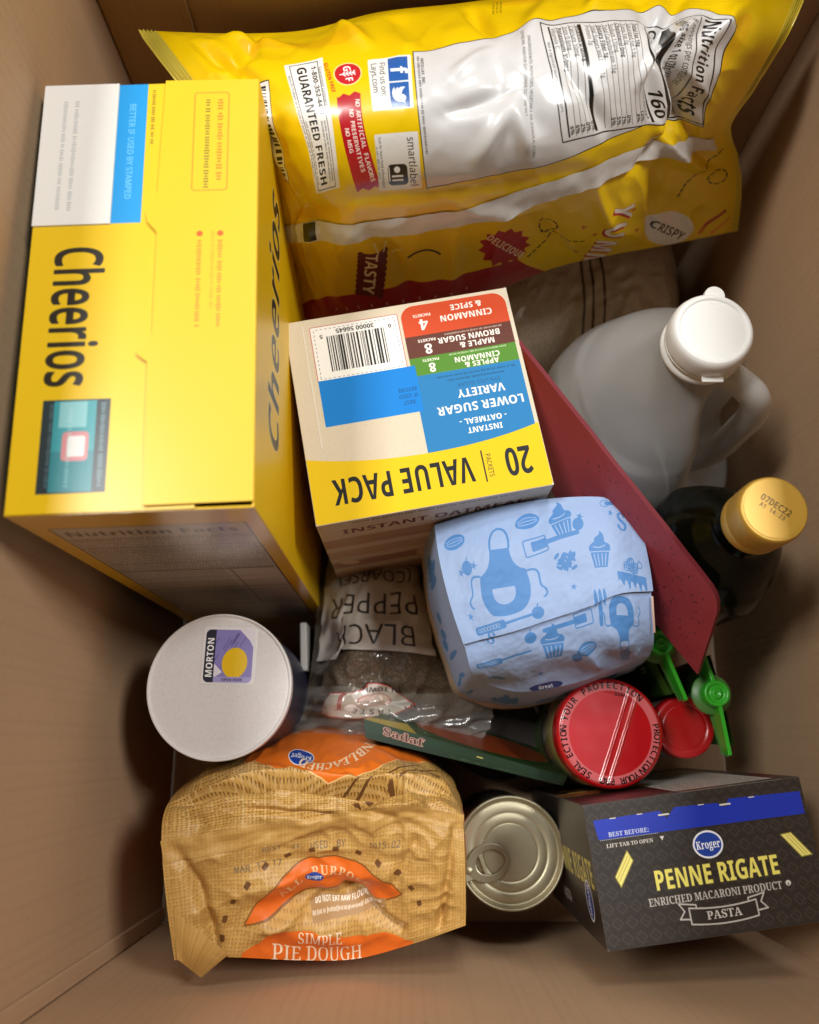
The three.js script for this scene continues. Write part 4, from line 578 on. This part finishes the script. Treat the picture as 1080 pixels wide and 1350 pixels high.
// ---------- gallon jug of translucent plastic ----------
{
  const t = thing('water_jug', 'translucent white plastic gallon jug with a white snap cap', 'jug', [0.1655, 0, -0.2185]);
  const prof = [[0.0, 0.055], [0.004, 0.066], [0.012, 0.0735], [0.05, 0.0745], [0.115, 0.0745], [0.145, 0.0735], [0.168, 0.069], [0.187, 0.061], [0.203, 0.050], [0.217, 0.037], [0.228, 0.0265], [0.236, 0.0215], [0.244, 0.0195], [0.252, 0.0190]];
  const R = pieces(prof), ang = 0.55;
  const HD = PH({ color: 0xd6d6d4, transmission: 0.55, thickness: 0, roughness: 0.34, clearcoat: 0.15, clearcoatRoughness: 0.3 });
  const body = patch((a, b) => {
    const y = 0.252 * (b < 0.5 ? b * 0.9 : 0.45 + (b - 0.5) * 1.1), th = a * Math.PI * 2; let d = Math.atan2(Math.sin(th - ang), Math.cos(th - ang));
    const win = THREE.MathUtils.smoothstep(y, 0.085, 0.125) * (1 - THREE.MathUtils.smoothstep(y, 0.212, 0.236)), r0 = (R(y - 0.003) + R(y) + R(Math.min(y + 0.003, 0.252))) / 3;
    const sq = 1 + 0.035 * Math.cos(4 * (th - ang)) * (y < 0.19 ? 1 : 0.3), r = r0 * sq * (1 - 0.72 * win * Math.exp(-((d / 0.72) ** 4)));
    return V(Math.cos(th) * r, y, Math.sin(th) * r);
  }, 120, 110);
  part('jug_body', body, HD, t);
  part('jug_base', new THREE.CircleGeometry(0.055, 48).rotateX(-Math.PI / 2).translate(0, 0.0005, 0), HD, t);
  const hx = (r, y) => V(Math.cos(ang) * r, y, Math.sin(ang) * r);
  part('handle', (() => { const g = tube([hx(0.012, 0.236), hx(0.027, 0.235), hx(0.042, 0.228), hx(0.0485, 0.210), hx(0.049, 0.185), hx(0.049, 0.16), hx(0.047, 0.138), hx(0.041, 0.118), hx(0.030, 0.104)], 0.0086, 60, 16); return g; })(), PH({ color: 0xe2e2df, transmission: 0.3, thickness: 0, roughness: 0.34, clearcoat: 0.2 }), t);
  const white = S({ color: 0xeeeeea, roughness: 0.38 });
  part('neck_ring', lathe([[0.0195, 0.245], [0.0225, 0.2455], [0.0232, 0.2475], [0.0225, 0.2495], [0.0202, 0.250], [0.0202, 0.252], [0.0222, 0.2525], [0.0222, 0.254], [0.02, 0.255]]), white, t);
  const cap = part('cap', lathe([[0.0205, 0.2555], [0.0226, 0.256], [0.0231, 0.258], [0.0230, 0.264], [0.0222, 0.2665], [0.0208, 0.2688], [0.0190, 0.2690], [0.0182, 0.2680], [0.0176, 0.2676], [0, 0.2677]], 90), white, t);
  part('tear_tab', new THREE.CylinderGeometry(0.0055, 0.0058, 0.003, 24).translate(0.003, 0.2662, -0.0212), white, cap); part('tear_tab', box(0.012, 0.0016, 0.005, 0.001, 0.2565, 0.0235, 0.0007), white, cap);
}

// ---------- dark oil bottle ----------
{
  const t = thing('oil_bottle', 'dark green glass oil bottle with a gold cap', 'bottle', [0.1800, 0, -0.113]);
  const prof = [[0.0, 0.030], [0.003, 0.034], [0.01, 0.036], [0.195, 0.036], [0.208, 0.0348], [0.22, 0.0305], [0.23, 0.0235], [0.236, 0.0180], [0.24, 0.0148], [0.262, 0.0142]];
  const R = pieces(prof);
  const body = patch((a, b) => {
    const y = 0.262 * b, th = a * Math.PI * 2, k = 1 - THREE.MathUtils.smoothstep(y, 0.19, 0.225), c = Math.abs(Math.cos(th - 0.35)), s = Math.abs(Math.sin(th - 0.35));
    const sq = 1 / Math.pow(c ** 5 + s ** 5, 0.2), r = R(y) * (1 + (sq - 1) * k * 0.72); return V(Math.cos(th) * r, y, Math.sin(th) * r);
  }, 96, 90);
  part('bottle_glass', body, PH({ color: 0x070a04, roughness: 0.16, specularIntensity: 0.4 }), t);
  part('base', new THREE.CircleGeometry(0.026, 32).rotateX(-Math.PI / 2).translate(0, 0.001, 0), S({ color: 0x0a0f05, roughness: 0.2 }), t);
  const gold = S({ color: 0xc99f3e, roughness: 0.36, metalness: 0.25 });
  const stamp = canvas(400, 400, (g) => { g.fillStyle = '#c99f3e'; g.fillRect(0, 0, 400, 400); grain(g, 400, 400, 3000, ['#e6c36a', '#9a7420'], 3, 0.15); g.save(); g.translate(205, 190); g.rotate(0.62); text(g, '07DEC22', 0, -22, 62, { color: '#2a2010', font: 'monospace', max: 230 }); text(g, 'A1 14:23', 0, 30, 44, { color: '#2a2010', font: 'monospace', max: 190 }); g.restore(); });
  const cap = part('cap', lathe([[0.0152, 0.254], [0.0168, 0.2545], [0.0172, 0.256], [0.0171, 0.2605], [0.0165, 0.2615], [0.0165, 0.2625], [0.0174, 0.264], [0.0176, 0.277], [0.0168, 0.2805], [0.0158, 0.2812], [0.0150, 0.2806], [0.0, 0.2804]], 90), gold, t);
  part('cap_print', planarTop(new THREE.CylinderGeometry(0.0148, 0.0148, 0.0004, 64).translate(0, 0.2808, 0), -0.0148, -0.0148, 0.0296, 0.0296), print(stamp, { roughness: 0.36, metalness: 0.25, clearcoat: 0 }), cap);
}

// ---------- flat red speckled packet ----------
{
  const A = P(680, 448, 0.235), B = P(951, 792, 0.232), C = P(919, 890, 0.178), D = A.clone().add(C.clone().sub(B).multiplyScalar(1.1));
  const art = canvas(1024, 384, (g, w, h) => { g.fillStyle = '#96343a'; g.fillRect(0, 0, w, h); grain(g, w, h, 9000, ['#b35a5f', '#74262c'], 3, 0.2);
    for (let i = 0; i < 130; i++) { const x = w * (0.35 + 0.63 * Math.pow(rnd(), 0.8)), y = 20 + rnd() * (h - 60); g.save(); g.translate(x, y); g.rotate(rnd() * 3); g.globalAlpha = 0.75; g.fillStyle = '#2c0d12'; g.beginPath(); g.ellipse(0, 0, 2 + rnd() * 4, 1.2 + rnd() * 2, 0, 0, 7); g.fill(); g.restore(); } for (let i = 0; i < 14; i++) { g.fillStyle = '#2c0d12'; g.fillRect(830 + (i % 4) * 9, 250 + Math.floor(i / 4) * 18, 3, 12); } });
  const n = B.clone().sub(A).cross(D.clone().sub(A)).normalize(); if (n.y < 0) n.negate();
  const rd = 0.055, fn = (lift) => (a, b) => {                           // rounded outer corner
    let x = a, y = b; const cx = 1 - rd, cy = rd * 2.6; if (x > cx && y < cy) { const k = (x - cx) / rd, lim = cy * (1 - Math.sqrt(Math.max(0, 1 - k * k))); y = Math.max(y, lim); }
    const p = A.clone().lerp(B, x), e = D.clone().lerp(C, x); return p.lerp(e, y).addScaledVector(n, lift + 0.0022 * Math.sin(Math.PI * x) * Math.sin(Math.PI * y) + 0.0008 * noise(a * 6, b * 3));
  };
  const c = A.clone().add(C).multiplyScalar(0.5), t = thing('red_packet', 'flat dull red speckled packet leaning between blue paper bag and jug', 'packet', [c.x, 0, c.z]);
  const m = print(art, { roughness: 0.55, clearcoat: 0.1 });
  part('printed_face', patch(fn(0), 80, 40), m, t, true); part('back_face', patch(fn(-0.003), 40, 20), S({ color: 0x8a2028, roughness: 0.6 }), t, true);
  part('edge', mergeGeometries([patch((a, b) => fn(-0.003 * b)(a, 0), 80, 2), patch((a, b) => fn(-0.003 * b)(1, a), 40, 2), patch((a, b) => fn(-0.003 * b)(a, 1), 40, 2)]), S({ color: 0x74202a, roughness: 0.6 }), t, true);
}

// ---------- green-capped squeeze pouches ----------
{
  const green = PH({ color: 0x35b52a, roughness: 0.35, transmission: 0.12, thickness: 0, clearcoat: 0.3 }), pale = PH({ color: 0x6fb85a, roughness: 0.4, transmission: 0.6, thickness: 0 });
  const make = (u, v, y, ua, va, ub, vb, label, word, off) => {
    const o = P(u, v, y), a = P(ua, va, y), b = P(ub, vb, y), t = thing('squeeze_pouch', label, 'pouch', [o.x, 0, o.z], -Math.atan2(b.z - a.z, b.x - a.x), 'squeeze pouches beside the small red-lidded jar');
    const la = a.distanceTo(o), lb = b.distanceTo(o);
    const art = canvas(512, 640, (g, w, h) => { g.fillStyle = '#2f5a22'; g.fillRect(0, 0, w, h); g.fillStyle = '#57862f'; g.fillRect(0, 0, w, 60); text(g, word, 260, 120, 66, { color: '#dfe8d8', max: 420 }); text(g, '90 cal', 260, 200, 50, { color: '#c8d8b8' }); grain(g, w, h, 3000, ['#7aa84a', '#1c3514'], 4, 0.25); });
    const body = (sg) => patch((i, j) => { const x = (i * 2 - 1), k = Math.pow(Math.sin(Math.PI * Math.min(1, i)), 0.6) * Math.min(1, j * 1.4 + 0.05); return V(x * 0.028 * (1 - 0.1 * j) + 0.004, (y - 0.026) * (1 - j) + 0.002, sg * (0.0012 + 0.008 * k) + off * (0.6 + 0.4 * j)); }, 24, 24);
    part('pouch_front', body(1), print(art, { roughness: 0.3, clearcoat: 0.6 }), t); part('pouch_back', body(-1), print(art, { roughness: 0.3, clearcoat: 0.6 }), t);
    part('spout', lathe([[0.0048, y - 0.02], [0.0048, y - 0.004], [0.0065, y - 0.004]], 24), pale, t);
    const cap = part('cap', lathe([[0.0078, y - 0.012], [0.0080, y - 0.001], [0.0072, y], [0.0058, y], [0.0050, y - 0.0016], [0.0036, y - 0.0018], [0.0030, y - 0.0002], [0.0018, y + 0.0002], [0.0012, y - 0.0008], [0, y - 0.0008]], 40), green, t);
    part('cap_skirt', lathe([[0.0078, y - 0.0085], [0.0118, y - 0.0095], [0.0122, y - 0.011]], 40), pale, cap);
    for (const [s, L] of [[-1, la], [1, lb]]) {
      const sh = new THREE.Shape(); sh.moveTo(s * 0.007, y - 0.001); sh.lineTo(s * L, y - 0.006); sh.lineTo(s * L * 1.02, y - 0.010); sh.lineTo(s * L * 0.8, y - 0.016); sh.lineTo(s * 0.007, y - 0.012); sh.closePath();
      part('wing', new THREE.ExtrudeGeometry(sh, { depth: 0.0016, bevelEnabled: true, bevelSize: 0.0004, bevelThickness: 0.0004, bevelSegments: 2 }).translate(0, 0, -0.0008), green, cap);
      const sk = new THREE.Shape(); sk.moveTo(s * 0.008, y - 0.011); sk.lineTo(s * L, y - 0.010); sk.lineTo(s * L * 0.98, y - 0.0105); sk.lineTo(s * 0.008, y - 0.018);
      part('wing_web', patch((i, j) => V(s * (0.008 + (L - 0.008) * i), y - 0.011 - 0.005 * j, 0.0025 * j * (1 - 0.4 * i)), 8, 4), pale, cap);
    }
  };
  make(872, 846, 0.165, 853, 812, 907, 922, 'green winged-cap squeeze pouch between blue paper bag and red packet', 'Pouch', 0);
  make(946, 914, 0.168, 934, 853, 972, 994, 'green winged-cap squeeze pouch beside the right cardboard wall', 'x10', -0.016);
}

// ---------- red-lidded jars ----------
{
  const y = 0.152, r = 0.0328, t = thing('olive_jar', 'glass jar with red lid under a printed seal film', 'jar', [0.1222, 0, -0.0085]);
  part('glass', lathe([[0, 0.001], [0.028, 0.001], [0.033, 0.006], [0.0335, 0.11], [0.0325, 0.122], [0.0298, 0.131], [0.0298, 0.14]]), PH({ color: 0xf4f6ee, transmission: 0.95, thickness: 0, roughness: 0.04 }), t);
  part('contents', lathe([[0, 0.004], [0.0265, 0.004], [0.031, 0.008], [0.0315, 0.108], [0.0302, 0.12], [0, 0.122]]), S({ color: 0x6f6412, roughness: 0.6 }), t);
  part('label', lathe([[0.0338, 0.03], [0.0338, 0.1]]), S({ color: 0x2e4420, roughness: 0.5 }), t);
  const red = PH({ color: 0xb80f16, roughness: 0.3, clearcoat: 0.5, clearcoatRoughness: 0.15 });
  part('lid', lathe([[r - 0.0005, y - 0.0155], [r, y - 0.0145], [r, y - 0.003], [r - 0.001, y - 0.0006], [r - 0.0028, y], [r - 0.0045, y - 0.0003], [r - 0.006, y - 0.0014], [0.018, y - 0.0012], [0.0172, y - 0.0006], [0, y - 0.0006]], 96), red, t);
  const filmArt = canvas(900, 900, (g) => {
    g.fillStyle = '#d4686c'; g.beginPath(); g.arc(450, 450, 445, 0, 7); g.fill(); g.fillStyle = '#b9151b'; g.beginPath(); g.arc(450, 450, 352, 0, 7); g.fill();
    g.fillStyle = '#c93a40'; g.beginPath(); g.arc(450, 450, 350, 1.95, 4.55); g.lineTo(600, 160); g.lineTo(360, 780); g.fill();
    const o = { color: '#140808' }, ring = (s, a0, a1) => arcText(g, s, 450, 450, 398, a0, a1, 76, o);
    ring('YOUR PROTECTION', -2.9, -0.75); ring('PROTECTION', -0.2, 0.95); ring('YOUR PRO', 1.0, 1.85); ring('SEAL', 2.05, 2.5); ring('ECTION', 2.6, 3.3); text(g, 'SEAL', 560, 130, 46, { ...o, rot: 0.1 });
  });
  const film = part('seal_film', patch((a, b) => {
    const th = a * Math.PI * 2, q = b * (r - 0.0006), x = Math.cos(th) * q, z = Math.sin(th) * q; const k = (x * 0.93 + z * 0.36), f = (d) => Math.exp(-(((k - d) / 0.0007) ** 2));
    return V(x, y + 0.0006 - (b > 0.93 ? (b - 0.93) * 0.045 : 0) + 0.0014 * (f(0.0035) + f(0.0085)) * (b < 0.92 ? 1 : 0) + 0.00015 * noise(x * 90, z * 90), z);
  }, 200, 60, (a, b) => [0.5 + 0.5 * b * Math.cos(a * Math.PI * 2), 0.5 - 0.5 * b * Math.sin(a * Math.PI * 2)]), print(filmArt, { roughness: 0.22, clearcoat: 0.9, clearcoatRoughness: 0.08 }), t);
  const t2 = thing('sauce_jar', 'small jar with a plain ringed red lid beside the larger jar', 'jar', [0.1772, 0, -0.0125]), h = 0.124, q = 0.0196;
  part('glass', lathe([[0, 0.001], [0.017, 0.001], [0.019, 0.005], [0.019, 0.09], [0.016, 0.1], [0.016, 0.108]]), PH({ color: 0xe9efe4, transmission: 0.6, thickness: 0, roughness: 0.1 }), t2);
  part('lid', lathe([[q - 0.0006, h - 0.014], [q, h - 0.013], [q, h - 0.002], [q - 0.0012, h], [q - 0.0045, h], [q - 0.0052, h - 0.001], [q - 0.0058, h - 0.001], [q - 0.0064, h - 0.0002], [q - 0.0074, h - 0.0008], [0, h - 0.0009]], 72), red, t2);
}

// ---------- tin cans ----------
{
  const steel = S({ color: 0xb0a98f, metalness: 0.75, roughness: 0.42 });
  const t = thing('tin_can', 'tin can with gold-toned ring-pull lid beside the pasta carton', 'can', [0.0645, 0, 0.0645]), r = 0.0345, h = 0.108;
  part('can_body', lathe([[0, 0.001], [r - 0.002, 0.001], [r - 0.001, 0.004], [r - 0.0012, h - 0.003]]), S({ color: 0x2b2118, roughness: 0.5 }), t);
  part('lid', lathe([[r - 0.0012, h - 0.004], [r, h - 0.003], [r, h - 0.0006], [r - 0.0008, h], [r - 0.0016, h - 0.0002], [r - 0.0022, h - 0.0016], [r - 0.0034, h - 0.0034], [r - 0.0044, h - 0.0036], [r - 0.0052, h - 0.0026], [r - 0.0094, h - 0.0024], [r - 0.0102, h - 0.0032], [r - 0.0114, h - 0.0032], [r - 0.012, h - 0.0024], [r - 0.0158, h - 0.0022], [r - 0.0166, h - 0.0030], [r - 0.0172, h - 0.0030], [r - 0.0178, h - 0.0022], [0, h - 0.0022]], 120), steel, t);
  const ring = new THREE.Shape(); ring.absellipse(0, 0, 0.0135, 0.0108, 0, Math.PI * 2, false); const hole = new THREE.Path(); hole.absellipse(0.0014, 0, 0.0100, 0.0078, 0, Math.PI * 2, true); ring.holes.push(hole);
  const dull = S({ color: 0xa39b83, metalness: 0.75, roughness: 0.35 }); const tab = part('pull_ring', new THREE.ExtrudeGeometry(ring, { depth: 0.0008, bevelEnabled: true, bevelSize: 0.0007, bevelThickness: 0.0006, bevelSegments: 3, curveSegments: 40 }).rotateX(-Math.PI / 2), dull, t); tab.position.set(-0.0145, h - 0.0006, 0.006); tab.rotation.y = 0.35;
  const nose = part('pull_tab', box(0.010, 0.0012, 0.012, -0.0125, 0.0006, 0, 0.0005), steel, tab); part('rivet', lathe([[0, 0.0026], [0.0022, 0.0024], [0.0026, 0.0012], [0.0027, -0.001]], 28).translate(-0.0130, 0, 0), steel, tab); part('cross_bar', box(0.0022, 0.0011, 0.0150, -0.0035, 0.0007, 0, 0.0004), steel, tab);
  const t2 = thing('dark_can', 'dark can half hidden behind the green packet', 'can', [0.062, 0, -0.012]), q = 0.034, k = 0.07;
  part('can_body', lathe([[0, 0.001], [q, 0.001], [q, k - 0.002]]), S({ color: 0x3a1712, roughness: 0.45 }), t2); part('lid', lathe([[q, k - 0.003], [q + 0.0006, k - 0.001], [q, k], [q - 0.001, k - 0.001], [q - 0.003, k - 0.004], [0, k - 0.004]], 64), S({ color: 0x2a2521, metalness: 0.6, roughness: 0.4 }), t2);
}

// ---------- slim green packet on edge ----------
{
  const a = P(480, 948, 0.150), b = P(748, 1024, 0.118), cc = P(742, 1036, 0.117), d = P(482, 973, 0.149), e = P(545, 930, 0.06), f = P(738, 985, 0.04), g2 = P(520, 985, 0.05), h2 = P(730, 1015, 0.03);
  const quadG = (p, q, r, s, n = 12) => patch((i, j) => p.clone().lerp(q, i).lerp(s.clone().lerp(r, i), j), n, 4);
  const edgeArt = canvas(1024, 112, (g, w, h) => { g.fillStyle = '#11301a'; g.fillRect(0, 0, w, h); g.fillStyle = '#0d2813'; g.fillRect(0, 70, w, 42); g.save(); g.translate(190, 46); text(g, 'Sadaf', 0, 0, 70, { color: '#3c1a14', font: 'serif', stroke: '#c79a8c', lw: 7, rot: 0.06 }); g.restore(); rr(g, 560, 40, 34, 10, 5, '#b8b060'); for (let i = 0; i < 40; i++) { g.globalAlpha = 0.3; g.fillStyle = '#9fb98a'; g.fillRect(400 + rnd() * 600, 86 + rnd() * 16, 10 + rnd() * 30, 2); } });
  const faceArt = canvas(1024, 512, (g, w, h) => { g.fillStyle = '#143a1a'; g.fillRect(0, 0, w, h); poly(g, [[0, 0], [260, 0], [160, 120], [0, 60]], '#a89636'); g.beginPath(); g.ellipse(560, 200, 380, 150, 0, 0, 7); g.fillStyle = '#7c3412'; g.fill(); grain(g, w, h, 9000, ['#b4571c', '#3c1608'], 5, 0.35); });
  const c = a.clone().add(cc).multiplyScalar(0.5), t = thing('green_packet', 'slim dark green packet standing on edge beside the tin can', 'packet', [c.x, 0, c.z]);
  part('printed_edge', quadG(a, b, cc, d, 40), print(edgeArt, { roughness: 0.35 }), t, true); part('printed_face', quadG(a, b, f, e, 30), print(faceArt, { roughness: 0.35 }), t, true);
  part('back_face', mergeGeometries([quadG(d, cc, h2, g2), quadG(a, d, g2, e), quadG(b, cc, h2, f), quadG(e, f, h2, g2)]), S({ color: 0x11301a, roughness: 0.4 }), t, true);
}
// ---------- white spice tin beside the canister ----------
{
  const p = P(398, 850, 0.10), t = thing('white_packet', 'slim white packet wedged between salt canister and pepper pouch', 'packet', [p.x, 0, p.z], 0.05);
  part('packet_body', box(0.005, 0.09, 0.034, 0, 0.0455, 0, 0.0012), S({ color: 0xb9b7b3, roughness: 0.5 }), t); part('dark_band', box(0.0056, 0.03, 0.0346, 0, 0.03, 0, 0.001), S({ color: 0x2a2a2c, roughness: 0.5 }), t);
}
renderer.render(scene, camera);
